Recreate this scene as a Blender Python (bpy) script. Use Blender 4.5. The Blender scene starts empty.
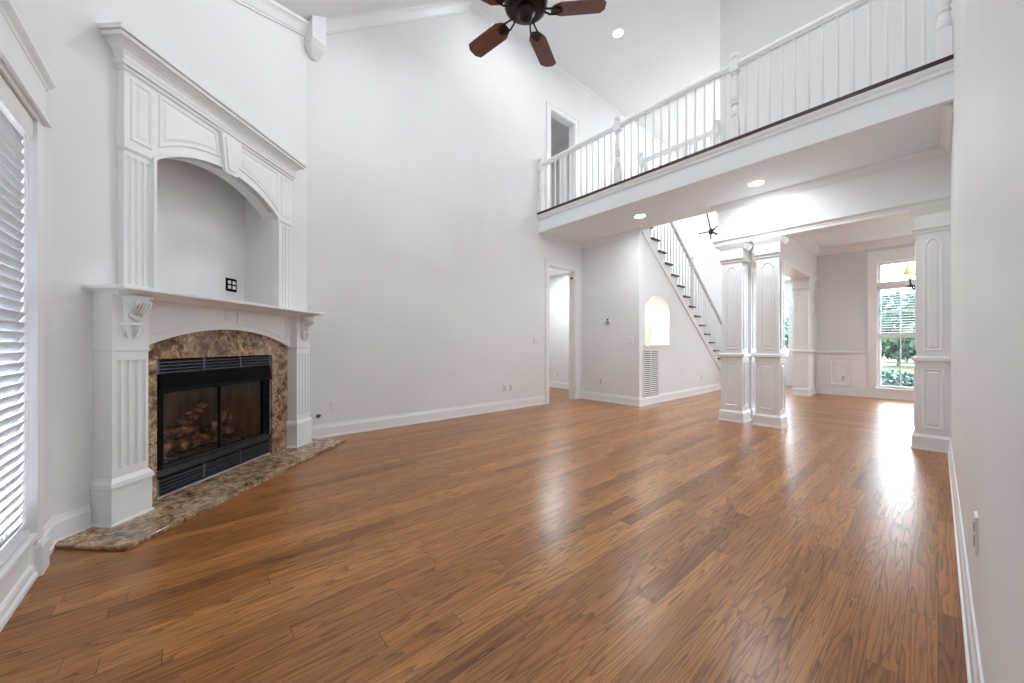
import bpy, bmesh, math, random
from mathutils import Vector, Matrix
from mathutils.geometry import tessellate_polygon

random.seed(7)
sc = bpy.context.scene
COL = sc.collection
PI = math.pi

# ---------------------------------------------------------------- camera
YAW = math.radians(49.18)
EYE = 1.05
cam_data = bpy.data.cameras.new('camera')
cam_data.sensor_fit = 'HORIZONTAL'
cam_data.sensor_width = 36.0
cam_data.lens = 36.0 * 368.0 / 1024.0
cam_data.shift_y = 2.5 / 1024.0
cam_data.clip_start = 0.01
cam_data.clip_end = 200
cam = bpy.data.objects.new('camera', cam_data)
cam.location = (0, 0, EYE)
cam.rotation_euler = (PI / 2, 0, YAW)
COL.objects.link(cam)
sc.camera = cam

# ---------------------------------------------------------------- view, world, sun
sc.view_settings.view_transform = 'Standard'
sc.view_settings.look = 'None'
sc.view_settings.exposure = 0.87
sc.view_settings.gamma = 1.0
sc.view_settings.use_curve_mapping = False
sc.cycles.use_denoising = True
sc.cycles.max_bounces = 12
sc.cycles.diffuse_bounces = 8
sc.cycles.sample_clamp_indirect = 6.0

SKY = 10.0
CAN = 1.0
world = bpy.data.worlds.new('sky')
sc.world = world
world.use_nodes = True
wn = world.node_tree
wn.nodes.clear()
w_out = wn.nodes.new('ShaderNodeOutputWorld')
w_bg = wn.nodes.new('ShaderNodeBackground')
w_bg.inputs['Color'].default_value = (0.80, 0.90, 1.0, 1)
w_bg.inputs['Strength'].default_value = SKY
wn.links.new(w_bg.outputs[0], w_out.inputs[0])

sun_data = bpy.data.lights.new('sun', 'SUN')
sun_data.energy = 2.2
sun_data.angle = 0.02
sun_data.color = (1.0, 0.95, 0.85)
sun = bpy.data.objects.new('sun', sun_data)
sun.rotation_euler = (math.radians(48), 0, math.radians(95))
sun.location = (6, 6, 12)
COL.objects.link(sun)


def lamp(name, loc, power, size, color=(1, 0.97, 0.93), parent=None, rot=(0, 0, 0), spread=PI):
    d = bpy.data.lights.new(name, 'AREA')
    d.shape = 'DISK'
    d.size = size
    d.energy = power
    d.color = color
    d.spread = spread
    o = bpy.data.objects.new(name, d)
    COL.objects.link(o)
    o.location = loc
    o.rotation_euler = rot
    if parent is not None:
        o.parent = parent
    return o


# ---------------------------------------------------------------- materials
def mat(name, color, rough=0.5, metal=0.0, spec=0.5, emit=None, emit_s=0.0):
    m = bpy.data.materials.new(name)
    m.use_nodes = True
    b = m.node_tree.nodes['Principled BSDF']
    b.inputs['Base Color'].default_value = (*color, 1)
    b.inputs['Roughness'].default_value = rough
    b.inputs['Metallic'].default_value = metal
    b.inputs['Specular IOR Level'].default_value = spec
    if emit:
        b.inputs['Emission Color'].default_value = (*emit, 1)
        b.inputs['Emission Strength'].default_value = emit_s
    return m


class NT:
    """small node-tree builder"""
    def __init__(self, m):
        self.t = m.node_tree
        self.n = self.t.nodes
        self.l = self.t.links
        self.bsdf = self.n['Principled BSDF']

    def new(self, kind, **kw):
        nd = self.n.new(kind)
        for k, v in kw.items():
            setattr(nd, k, v)
        return nd

    def put(self, sock, v):
        if isinstance(v, bpy.types.NodeSocket):
            self.l.new(v, sock)
        elif v is not None:
            sock.default_value = v

    def math(self, op, a, b=None, c=None):
        nd = self.new('ShaderNodeMath', operation=op)
        self.put(nd.inputs[0], a)
        self.put(nd.inputs[1], b)
        self.put(nd.inputs[2], c)
        return nd.outputs[0]

    def comb(self, x, y, z):
        nd = self.new('ShaderNodeCombineXYZ')
        self.put(nd.inputs[0], x); self.put(nd.inputs[1], y); self.put(nd.inputs[2], z)
        return nd.outputs[0]

    def ramp(self, fac, stops, interp='LINEAR'):
        nd = self.new('ShaderNodeValToRGB')
        r = nd.color_ramp
        r.interpolation = interp
        while len(r.elements) < len(stops):
            r.elements.new(0.5)
        for e, (p, c) in zip(r.elements, stops):
            e.position = p
            e.color = (*c, 1)
        self.put(nd.inputs[0], fac)
        return nd.outputs[0]

    def mix(self, fac, a, b, blend='MIX'):
        nd = self.new('ShaderNodeMix', data_type='RGBA', blend_type=blend)
        self.put(nd.inputs[0], fac)
        self.put(nd.inputs[6], a)
        self.put(nd.inputs[7], b)
        return nd.outputs[2]

    def noise(self, vec, scale, detail=3.0, rough=0.5, dist=0.0):
        nd = self.new('ShaderNodeTexNoise')
        self.put(nd.inputs['Vector'], vec)
        nd.inputs['Scale'].default_value = scale
        nd.inputs['Detail'].default_value = detail
        nd.inputs['Roughness'].default_value = rough
        nd.inputs['Distortion'].default_value = dist
        return nd.outputs['Fac']

    def pos(self):
        return self.new('ShaderNodeNewGeometry').outputs['Position']


def paint(name, color, rough, bump=0.0):
    m = mat(name, color, rough)
    t = NT(m)
    p = t.pos()
    n = t.noise(p, 1.1, 2.0)
    c = t.ramp(n, [(0.3, tuple(x * 0.975 for x in color)), (0.7, tuple(min(1, x * 1.02) for x in color))])
    t.put(t.bsdf.inputs['Base Color'], c)
    if bump:
        b = t.new('ShaderNodeBump')
        b.inputs['Strength'].default_value = bump
        b.inputs['Distance'].default_value = 0.002
        t.put(b.inputs['Height'], t.noise(p, 160.0, 2.0))
        t.put(t.bsdf.inputs['Normal'], b.outputs[0])
    return m


def wood_floor():
    m = mat('oak_floor', (0.3, 0.14, 0.05), 0.2)
    t = NT(m)
    sep = t.new('ShaderNodeSeparateXYZ')
    t.l.new(t.pos(), sep.inputs[0])
    x, y = sep.outputs[0], sep.outputs[1]
    din = t.math('MULTIPLY', t.math('GREATER_THAN', y, 5.78), t.math('GREATER_THAN', x, -1.85))
    inv = t.math('SUBTRACT', 1.0, din)
    across = t.math('ADD', t.math('MULTIPLY', x, inv), t.math('MULTIPLY', y, din))
    along = t.math('ADD', t.math('MULTIPLY', y, inv), t.math('MULTIPLY', x, din))
    a = t.math('DIVIDE', across, 0.083)
    row = t.math('FLOOR', a)
    u = t.math('SUBTRACT', t.math('FRACT', a), 0.5)
    wn1 = t.new('ShaderNodeTexWhiteNoise', noise_dimensions='1D')
    t.l.new(row, wn1.inputs['W'])
    al = t.math('ADD', t.math('DIVIDE', along, 1.15), t.math('MULTIPLY', wn1.outputs['Value'], 7.0))
    seg = t.math('FLOOR', al)
    v = t.math('FRACT', al)
    wn2 = t.new('ShaderNodeTexWhiteNoise', noise_dimensions='3D')
    t.l.new(t.comb(row, seg, din), wn2.inputs['Vector'])
    rs = t.new('ShaderNodeSeparateColor')
    t.l.new(wn2.outputs['Color'], rs.inputs[0])
    r1, r2, r3 = rs.outputs[0], rs.outputs[1], rs.outputs[2]
    # grain space: shifted per plank
    gx = t.math('ADD', across, t.math('MULTIPLY', r1, 9.0))
    gy = t.math('ADD', along, t.math('MULTIPLY', r2, 23.0))
    warp = t.noise(t.comb(t.math('MULTIPLY', gx, 9.0), t.math('MULTIPLY', gy, 0.55), r3), 1.6, 1.0)
    warp2 = t.noise(t.comb(t.math('MULTIPLY', gx, 24.0), t.math('MULTIPLY', gy, 2.2), r3), 1.6, 2.0)
    # cathedral rings: a cone of growth rings cut by the plank face
    cx = t.math('ADD', t.math('MULTIPLY', u, 0.083), t.math('MULTIPLY', t.math('SUBTRACT', r1, 0.5), 0.10))
    cz = t.math('ADD', t.math('MULTIPLY', warp, 0.22), t.math('MULTIPLY', r2, 0.06))
    rr = t.math('SQRT', t.math('ADD', t.math('MULTIPLY', cx, cx), t.math('MULTIPLY', cz, cz)))
    rr = t.math('ADD', rr, t.math('MULTIPLY', warp2, 0.010))
    ring = t.math('FRACT', t.math('MULTIPLY', rr, 62.0))
    line = t.math('POWER', ring, 3.0)
    pore = t.noise(t.comb(t.math('MULTIPLY', gx, 110.0), t.math('MULTIPLY', gy, 4.0), r3), 1.0, 2.0, 0.7)
    tone = t.ramp(r3, [(0.0, (0.20, 0.070, 0.019)), (0.2, (0.33, 0.125, 0.034)), (0.6, (0.41, 0.165, 0.046)),
                       (0.85, (0.49, 0.212, 0.062)), (1.0, (0.33, 0.118, 0.031))])
    big = t.noise(t.comb(t.math('MULTIPLY', gx, 12.0), t.math('MULTIPLY', gy, 0.9), r1), 1.0, 2.0)
    c = t.mix(t.math('MULTIPLY', big, 0.30), tone, (0.46, 0.22, 0.08, 1))
    c = t.mix(t.math('MULTIPLY', line, 0.60), c, (0.030, 0.010, 0.004, 1))
    c = t.mix(t.math('MULTIPLY', t.math('GREATER_THAN', pore, 0.57), 0.34), c, (0.040, 0.014, 0.005, 1))
    # joints
    e1 = t.math('GREATER_THAN', t.math('ABSOLUTE', u), 0.489)
    e2 = t.math('GREATER_THAN', t.math('ABSOLUTE', t.math('SUBTRACT', v, 0.5)), 0.4987)
    joint = t.math('MAXIMUM', e1, e2)
    c = t.mix(t.math('MULTIPLY', joint, 0.7), c, (0.05, 0.018, 0.007, 1))
    t.put(t.bsdf.inputs['Base Color'], c)
    rg = t.math('ADD', 0.275, t.math('MULTIPLY', line, 0.04))
    t.put(t.bsdf.inputs['Roughness'], rg)
    t.bsdf.inputs['Specular IOR Level'].default_value = 0.40
    h = t.math('SUBTRACT', t.math('MULTIPLY', line, -0.35), joint)
    wav = t.noise(t.comb(t.math('MULTIPLY', gx, 9.0), t.math('MULTIPLY', gy, 2.0), r3), 1.0, 1.0)
    h = t.math('ADD', h, t.math('MULTIPLY', wav, 0.8))
    b = t.new('ShaderNodeBump')
    b.inputs['Strength'].default_value = 0.22
    b.inputs['Distance'].default_value = 0.0015
    t.put(b.inputs['Height'], h)
    t.put(t.bsdf.inputs['Normal'], b.outputs[0])
    return m


def granite():
    m = mat('brown_granite', (0.3, 0.2, 0.15), 0.12)
    t = NT(m)
    t.bsdf.inputs['Specular IOR Level'].default_value = 0.35
    p = t.pos()
    n1 = t.noise(p, 4.2, 6.0, 0.65, 1.6)
    n2 = t.noise(p, 18.0, 5.0, 0.7, 0.8)
    n3 = t.noise(p, 2.6, 3.0, 0.6, 2.5)
    c1 = t.ramp(n1, [(0.32, (0.020, 0.010, 0.006)), (0.42, (0.15, 0.070, 0.028)), (0.49, (0.36, 0.20, 0.090)),
                     (0.56, (0.58, 0.42, 0.26)), (0.62, (0.24, 0.115, 0.045)), (0.74, (0.035, 0.018, 0.010))])
    c2 = t.ramp(n2, [(0.36, (0.012, 0.007, 0.006)), (0.46, (0.17, 0.095, 0.050)), (0.54, (0.45, 0.31, 0.19)),
                     (0.63, (0.85, 0.74, 0.60))])
    c = t.mix(0.42, c1, c2)
    vein = t.math('ABSOLUTE', t.math('SUBTRACT', n3, 0.5))
    vm = t.math('LESS_THAN', vein, 0.010)
    c = t.mix(t.math('MULTIPLY', vm, 0.55), c, (0.55, 0.44, 0.32, 1))
    n4 = t.noise(p, 7.0, 4.0, 0.6, 2.0)
    dk = t.ramp(n4, [(0.56, (0, 0, 0)), (0.66, (1, 1, 1))])
    c = t.mix(t.math('MULTIPLY', dk, 0.6), c, (0.035, 0.018, 0.011, 1))
    patch = t.ramp(t.noise(p, 2.4, 2.0), [(0.52, (0, 0, 0)), (0.70, (1, 1, 1))])
    c = t.mix(t.math('MULTIPLY', patch, 0.28), c, (0.40, 0.37, 0.36, 1))
    t.put(t.bsdf.inputs['Base Color'], c)
    return m


def wood_plain(name, c1, c2, rough=0.35, scale=(3, 40, 40)):
    m = mat(name, c1, rough)
    t = NT(m)
    tc = t.new('ShaderNodeTexCoord').outputs['Object']
    mp = t.new('ShaderNodeMapping')
    t.l.new(tc, mp.inputs[0])
    mp.inputs['Scale'].default_value = scale
    n = t.noise(mp.outputs[0], 1.0, 4.0)
    t.put(t.bsdf.inputs['Base Color'], t.ramp(n, [(0.3, c1), (0.7, c2)]))
    return m


def log_mat():
    m = mat('charred_log', (0.1, 0.06, 0.04), 0.85)
    t = NT(m)
    p = t.pos()
    n = t.noise(p, 14.0, 5.0, 0.65)
    c = t.ramp(n, [(0.36, (0.010, 0.007, 0.006)), (0.47, (0.10, 0.05, 0.03)), (0.56, (0.34, 0.16, 0.08)), (0.68, (0.60, 0.42, 0.30))])
    t.put(t.bsdf.inputs['Base Color'], c)
    b = t.new('ShaderNodeBump')
    b.inputs['Distance'].default_value = 0.01
    t.put(b.inputs['Height'], n)
    t.put(t.bsdf.inputs['Normal'], b.outputs[0])
    return m


def firebrick():
    m = mat('firebrick', (0.1, 0.06, 0.04), 0.8)
    t = NT(m)
    p = t.pos()
    mp = t.new('ShaderNodeMapping')
    t.l.new(p, mp.inputs[0])
    mp.inputs['Scale'].default_value = (22, 22, 3)
    n = t.noise(mp.outputs[0], 1.0, 4.0)
    t.put(t.bsdf.inputs['Base Color'], t.ramp(n, [(0.3, (0.10, 0.055, 0.032)), (0.7, (0.30, 0.18, 0.105))]))
    return m


def glass_pane(name, tint=(1, 1, 1), gloss=0.08):
    m = bpy.data.materials.new(name)
    m.use_nodes = True
    t = m.node_tree
    t.nodes.clear()
    out = t.nodes.new('ShaderNodeOutputMaterial')
    mx = t.nodes.new('ShaderNodeMixShader')
    tr = t.nodes.new('ShaderNodeBsdfTransparent')
    gl = t.nodes.new('ShaderNodeBsdfGlossy')
    tr.inputs[0].default_value = (*tint, 1)
    gl.inputs['Roughness'].default_value = 0.02
    mx.inputs[0].default_value = gloss
    t.links.new(tr.outputs[0], mx.inputs[1])
    t.links.new(gl.outputs[0], mx.inputs[2])
    t.links.new(mx.outputs[0], out.inputs[0])
    return m


def translucent(name, color, amount, rough=0.5):
    m = bpy.data.materials.new(name)
    m.use_nodes = True
    t = m.node_tree
    t.nodes.clear()
    out = t.nodes.new('ShaderNodeOutputMaterial')
    mx = t.nodes.new('ShaderNodeMixShader')
    df = t.nodes.new('ShaderNodeBsdfDiffuse')
    tl = t.nodes.new('ShaderNodeBsdfTranslucent')
    df.inputs[0].default_value = (*color, 1)
    tl.inputs[0].default_value = (*color, 1)
    mx.inputs[0].default_value = amount
    t.links.new(df.outputs[0], mx.inputs[1])
    t.links.new(tl.outputs[0], mx.inputs[2])
    t.links.new(mx.outputs[0], out.inputs[0])
    return m


def leaf_mat(name, a, b):
    m = mat(name, a, 0.6)
    t = NT(m)
    n = t.noise(t.pos(), 3.0, 3.0)
    t.put(t.bsdf.inputs['Base Color'], t.ramp(n, [(0.35, a), (0.65, b)]))
    return m


WALL = paint('wall_paint', (0.80, 0.80, 0.80), 0.55, 0.08)
CEIL = paint('ceiling_paint', (0.84, 0.845, 0.85), 0.7, 0.05)
SOFFIT = paint('bounce_offset_ceiling_paint', (0.83, 0.865, 0.90), 0.7, 0.05)  # bluish tint painted in to cancel warm light bounced off the floor
TRIM = paint('white_trim_paint', (0.85, 0.852, 0.855), 0.32)
FLOOR = wood_floor()
GRANITE = granite()
DARKWOOD = wood_plain('dark_stained_oak', (0.028, 0.006, 0.004), (0.055, 0.013, 0.007), 0.4)
BLADE = wood_plain('mahogany_blade', (0.11, 0.030, 0.012), (0.19, 0.055, 0.020), 0.35, (4, 60, 60))
BRONZE = mat('oiled_bronze', (0.035, 0.022, 0.018), 0.35, 0.8)
BLACK = mat('black_metal', (0.006, 0.006, 0.007), 0.45, 0.0, 0.06)
BLACKG = mat('black_louver_metal', (0.15, 0.165, 0.20), 0.30, 0.85)
IRON = mat('wrought_iron', (0.02, 0.02, 0.022), 0.5, 0.5)
LOG = log_mat()
BRICK = firebrick()
EMBER = leaf_mat('ash_bed', (0.03, 0.025, 0.022), (0.20, 0.17, 0.15))
PLASTIC = mat('white_plastic', (0.80, 0.79, 0.775), 0.35)
PLASTIC_D = mat('slot_shadow_plastic', (0.42, 0.41, 0.40), 0.5)
SCREEN = mat('thermostat_screen', (0.02, 0.02, 0.022), 0.2)
GREYSCREEN = mat('lcd_grey', (0.28, 0.30, 0.29), 0.3)
GRILLE = mat('grille_enamel', (0.74, 0.72, 0.71), 0.4)
DUCT = mat('duct_dark', (0.16, 0.145, 0.14), 0.8)
CHROME = mat('chrome', (0.6, 0.6, 0.6), 0.2, 1.0)
LENS = mat('lit_lens', (1, 1, 1), 0.4, emit=(1, 0.97, 0.92), emit_s=14.0)
SHADE = translucent('cream_shade', (0.93, 0.80, 0.60), 0.5)
BULB = mat('lit_bulb', (1, 1, 1), 0.4, emit=(1, 0.90, 0.72), emit_s=9.0)
BLIND = translucent('white_blind', (0.60, 0.62, 0.65), 0.03)
GLASS = glass_pane('window_glass')
FIREGLASS = glass_pane('smoked_fire_glass', (0.80, 0.76, 0.73), 0.035)
GRASS = leaf_mat('lawn_grass', (0.028, 0.040, 0.008), (0.050, 0.060, 0.014))
LEAF1 = leaf_mat('dark_leaf', (0.020, 0.060, 0.036), (0.060, 0.125, 0.068))
LEAF2 = leaf_mat('blue_green_leaf', (0.030, 0.075, 0.066), (0.085, 0.165, 0.135))
BARK = leaf_mat('bark', (0.06, 0.04, 0.03), (0.12, 0.09, 0.07))
CABLE = mat('cable_grey', (0.10, 0.10, 0.10), 0.5)


# ---------------------------------------------------------------- mesh builder
WORLD = {}          # world matrix of every root empty


class MB:
    def __init__(self, tf=None):
        self.bm = bmesh.new()
        self.tf = tf

    def v(self, p):
        if self.tf:
            p = self.tf(p)
        return self.bm.verts.new(p)

    def face(self, vs):
        try:
            return self.bm.faces.new(vs)
        except ValueError:
            return None

    def hexa(self, b, t):
        vb = [self.v(p) for p in b]
        vt = [self.v(p) for p in t]
        n = len(vb)
        self.face(vb[::-1]); self.face(vt)
        for i in range(n):
            self.face([vb[i], vb[(i + 1) % n], vt[(i + 1) % n], vt[i]])

    def box(self, x0, x1, y0, y1, z0, z1):
        self.hexa([(x0, y0, z0), (x1, y0, z0), (x1, y1, z0), (x0, y1, z0)],
                  [(x0, y0, z1), (x1, y0, z1), (x1, y1, z1), (x0, y1, z1)])

    def frust(self, x0, x1, y0, y1, z0, z1, e0, e1, xmax=1e9):
        def q(e, z):
            a, b = x0 - e, min(x1 + e, xmax)
            return [(a, y0 - e, z), (b, y0 - e, z), (b, y1 + e, z), (a, y1 + e, z)]
        self.hexa(q(e0, z0), q(e1, z1))

    def prism(self, pts, fn, d0, d1):
        """extrude the 2d outline pts; fn(a, b, d) -> xyz"""
        self.hexa([fn(a, b, d0) for a, b in pts], [fn(a, b, d1) for a, b in pts])

    def plate(self, outer, holes, fn, d0, d1):
        """2d outline with holes, given thickness"""
        loops = [outer] + holes
        flat = [p for L in loops for p in L]
        tris = tessellate_polygon([[Vector((a, b, 0)) for a, b in L] for L in loops])
        A = [self.v(fn(a, b, d0)) for a, b in flat]
        B = [self.v(fn(a, b, d1)) for a, b in flat]
        for tr in tris:
            self.face([A[i] for i in tr]); self.face([B[i] for i in tr[::-1]])
        k = 0
        for L in loops:
            n = len(L)
            for i in range(n):
                a, b = k + i, k + (i + 1) % n
                self.face([A[a], A[b], B[b], B[a]])
            k += n

    def strip(self, p0, p1, n, prof, up=(0, 0, 1), m0=0.0, m1=0.0):
        """moulding: profile (out, up) swept from p0 to p1; m0/m1 mitre the ends by out*m"""
        p0, p1, n, up = Vector(p0), Vector(p1), Vector(n), Vector(up)
        d = (p1 - p0).normalized()
        self.hexa([tuple(p0 + n * a + up * b - d * (a * m0)) for a, b in prof],
                  [tuple(p1 + n * a + up * b + d * (a * m1)) for a, b in prof])

    def lathe(self, prof, cx, cy, seg=16, cap=True):
        rings = []
        for r, z in prof:
            rings.append([self.v((cx + r * math.cos(2 * PI * k / seg), cy + r * math.sin(2 * PI * k / seg), z)) for k in range(seg)])
        for a, b in zip(rings, rings[1:]):
            for k in range(seg):
                self.face([a[k], a[(k + 1) % seg], b[(k + 1) % seg], b[k]])
        if cap:
            self.face(rings[0][::-1]); self.face(rings[-1])

    def tube(self, pts, r, seg=8, r2=None, wob=0.0):
        pts = [Vector(p) for p in pts]
        n = len(pts)
        rings = []
        for i, p in enumerate(pts):
            d = (pts[min(i + 1, n - 1)] - pts[max(i - 1, 0)]).normalized()
            ref = Vector((0, 0, 1)) if abs(d.z) < 0.9 else Vector((1, 0, 0))
            a = d.cross(ref).normalized()
            b = d.cross(a)
            rad = r if r2 is None else r + (r2 - r) * i / (n - 1)
            ring = []
            for k in range(seg):
                q = rad * (1 + random.uniform(-wob, wob))
                ring.append(self.v(p + a * math.cos(2 * PI * k / seg) * q + b * math.sin(2 * PI * k / seg) * q))
            rings.append(ring)
        for a, b in zip(rings, rings[1:]):
            for k in range(seg):
                self.face([a[k], a[(k + 1) % seg], b[(k + 1) % seg], b[k]])
        self.face(rings[0][::-1]); self.face(rings[-1])

    def panel(self, fn, x0, x1, z0, z1, rise=0.0, raised=True, w=0.022, h=0.009, seg=10):
        """framed raised panel on a face; fn(a, b, out) -> xyz"""
        cx = (x0 + x1) / 2
        hw = (x1 - x0) / 2

        def loop(i, out):
            P = [(x0 + i, z0 + i), (x1 - i, z0 + i)]
            if rise > 0:
                zs = z1 - rise
                rx, rz = hw * 0.72 - i * 0.8, max(rise - i * 0.5, 0.004)
                P.append((x1 - i, zs - i * 0.6))
                for k in range(seg + 1):
                    a = PI * k / seg
                    P.append((cx + rx * math.cos(a), zs - i * 0.6 + rz * math.sin(a)))
                P.append((x0 + i, zs - i * 0.6))
            else:
                P += [(x1 - i, z1 - i), (x0 + i, z1 - i)]
            return [self.v(fn(a, b, out)) for a, b in P]
        L = [loop(0, 0), loop(w * 0.25, h), loop(w * 0.65, h * 0.8), loop(w, -0.0005 + 0.001)]
        if raised:
            L += [loop(w * 1.5, 0.001), loop(w * 2.1, h * 0.7)]
        n = len(L[0])
        for a, b in zip(L, L[1:]):
            for k in range(n):
                self.face([a[k], a[(k + 1) % n], b[(k + 1) % n], b[k]])
        self.face(L[-1])

    def build(self, name, m, parent=None, smooth=False, bevel=0.0, recalc=True):
        bm = self.bm
        if recalc:
            bmesh.ops.recalc_face_normals(bm, faces=bm.faces)
        me = bpy.data.meshes.new(name)
        root = parent
        while root is not None and root.parent is not None:
            root = root.parent
        if root is not None:
            M = WORLD[root.name].inverted()
            bm.transform(M)
            loc = None
        else:
            xs = [v.co for v in bm.verts]
            lo = Vector((min(v.x for v in xs), min(v.y for v in xs), min(v.z for v in xs)))
            hi = Vector((max(v.x for v in xs), max(v.y for v in xs), max(v.z for v in xs)))
            loc = Vector(((lo.x + hi.x) / 2, (lo.y + hi.y) / 2, lo.z))
            bm.transform(Matrix.Translation(-loc))
        bm.to_mesh(me)
        bm.free()
        if smooth:
            for p in me.polygons:
                p.use_smooth = True
        me.materials.append(m)
        o = bpy.data.objects.new(name, me)
        COL.objects.link(o)
        if parent is not None:
            o.parent = parent
        else:
            o.location = loc
            WORLD[o.name] = Matrix.Translation(loc)
        if bevel:
            b = o.modifiers.new('bevel', 'BEVEL')
            b.width = bevel
            b.segments = 2
            b.limit_method = 'ANGLE'
        return o


def tag(o, label=None, cat=None, group=None, kind=None):
    if label: o['label'] = label
    if cat: o['category'] = cat
    if group: o['group'] = group
    if kind: o['kind'] = kind
    return o


def struct(o, label=None):
    o['kind'] = 'structure'
    if label: o['label'] = label
    return o


def thing(name, label, cat, loc=(0, 0, 0), rz=0.0, group=None):
    o = bpy.data.objects.new(name, None)
    o.empty_display_size = 0.1
    o.location = loc
    o.rotation_euler = (0, 0, rz)
    COL.objects.link(o)
    WORLD[o.name] = Matrix.Translation(Vector(loc)) @ Matrix.Rotation(rz, 4, 'Z')
    return tag(o, label, cat, group)


def inst(o, parent, offset, name=None):
    c = o.copy()
    if name: c.name = name
    c.location = Vector(o.location) + Vector(offset)
    c.parent = parent
    COL.objects.link(c)
    return c


YZ = lambda x: (lambda a, b, d: (x + d, a, b))       # plane X = x, outline (y, z)
XZ = lambda y: (lambda a, b, d: (a, y + d, b))       # plane Y = y, outline (x, z)


def rect(a0, a1, b0, b1):
    return [(a0, b0), (a1, b0), (a1, b1), (a0, b1)]


def arch(a0, a1, b0, spring, rise, seg=20):
    c, h = (a0 + a1) / 2, (a1 - a0) / 2
    return [(a0, b0), (a1, b0)] + [(c + h * math.cos(PI * k / seg), spring + rise * math.sin(PI * k / seg)) for k in range(seg + 1)]


def seg_arc(a0, a1, z, rise, seg=20):
    """points of a segmental arch from a1 back to a0"""
    h = (a1 - a0) / 2
    R = (h * h + rise * rise) / (2 * rise)
    c = (a0 + a1) / 2
    zc = z + rise - R
    th = math.asin(h / R)
    return [(c + R * math.sin(th - 2 * th * k / seg), zc + R * math.cos(th - 2 * th * k / seg)) for k in range(seg + 1)]


# ---------------------------------------------------------------- sizes of the place
XW, XE = -4.5, 0.08          # big left wall, near right wall
YS = -0.56                   # window wall
YB = 4.495                   # balcony front
YJ = 5.66                    # thermostat wall / column front
XS = -3.28                   # stair wall
XD = -1.69                   # dining side of the long beam
YD = 10.05                   # dining far wall
YF = 11.4                    # front door wall
ZC = 6.05                    # high flat ceiling
ZS = 2.97                    # soffit
ZB = 3.28                    # balcony floor
SL = 0.72                    # slope of the ceiling
zslope = lambda y: 4.52 + SL * (y - 0.907)
YR = 0.907 + (ZC - 4.52) / SL
DO = Vector((-3.008, -0.56, 0))       # fireplace wall: t along, o out, z
DT = Vector((-1, 1, 0)) / math.sqrt(2)
DN = Vector((1, 1, 0)) / math.sqrt(2)
DL = 2.11
dg = lambda t, o, z: tuple(DO + DT * t + DN * o + Vector((0, 0, z)))
dgp = lambda p: dg(*p)
DG = lambda o: (lambda a, b, d: dg(a, o + d, b))

# ================================================================= STRUCTURE
mb = MB(); mb.box(-7.3, 1.5, -0.75, 11.6, -0.12, 0.0)
struct(mb.build('floor', FLOOR))

# west wall with two door openings
mb = MB()
mb.plate(rect(-0.7, YF + 0.12, -0.08, ZC + 0.1),
         [rect(4.74, 5.46, -0.06, 2.43), rect(4.785, 5.45, ZB + 0.001, 5.21)], YZ(XW), -0.12, 0)
struct(mb.build('wall_west', WALL))
# south wall with window openings
WIN = [(-2.66, -1.45), (-1.15, -0.12)]  # second opening is unseen, added to let in more daylight
mb = MB()
mb.plate(rect(-4.62, XE + 0.12, 0, 3.6), [rect(a, b, 0.2, 2.06) for a, b in WIN], XZ(YS), -0.12, 0)
struct(mb.build('wall_south', WALL))
# east wall
mb = MB(); mb.box(XE, XE + 0.14, YS - 0.1, 5.95, 0, ZC + 0.1)
struct(mb.build('wall_east', WALL))
# fireplace wall with television niche and firebox opening
NA, NB = 0.475, 1.59
niche_out = [(NA, 1.36), (NB, 1.36)] + seg_arc(NA, NB, 2.245, 0.185)
mb = MB()
mb.plate(rect(0, DL, 0, 5.0), [niche_out, rect(0.51, 1.56, 0.03, 0.95)], DG(0), -0.10, 0)
struct(mb.build('wall_fireplace', WALL))
mb = MB()       # niche lining: a plain box behind the arch
D_N = 0.30
P = rect(NA - 0.03, NB + 0.03, 1.36, 2.72)
A = [mb.v(dg(a, -0.098, b)) for a, b in P]
B = [mb.v(dg(a, -D_N, b)) for a, b in P]
for i in range(4):
    mb.face([A[i], A[(i + 1) % 4], B[(i + 1) % 4], B[i]])
mb.face(B)
struct(mb.build('wall_niche', WALL))
# thermostat wall and stair wall
mb = MB(); mb.box(XW, XS - 0.10, YJ, YJ + 0.12, 0, ZS)
struct(mb.build('wall_thermostat', WALL))
zst = lambda y: 2.938 - 0.7312 * (y - 5.755)       # stringer lower line
mb = MB()
st_niche = arch(5.85, 6.72, 1.035, 1.62, 0.29)
mb.plate([(YJ, 0), (9.66, 0), (9.66, zst(9.66)), (5.69, zst(5.69)), (YJ, ZS)], [st_niche], YZ(XS), -0.10, 0)
struct(mb.build('wall_stair', WALL))
mb = MB()
A = [mb.v((XS - 0.10, a, b)) for a, b in st_niche]
B = [mb.v((XS - 0.36, a, b)) for a, b in st_niche]
n = len(A)
for i in range(n):
    mb.face([A[i], A[(i + 1) % n], B[(i + 1) % n], B[i]])
mb.face(B)
struct(mb.build('wall_alcove', paint('alcove_paint', (0.86, 0.84, 0.81), 0.6)))
# north (front door) wall, opening for the arched door unit
FX0, FX1 = -3.75, -2.44
mb = MB()
mb.plate(rect(XW - 0.12, XD, -0.08, ZC + 0.1), [arch(FX0, FX1, -0.06, 1.98, 0.37)], XZ(YF), 0, 0.12)
struct(mb.build('wall_north', WALL))
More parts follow.
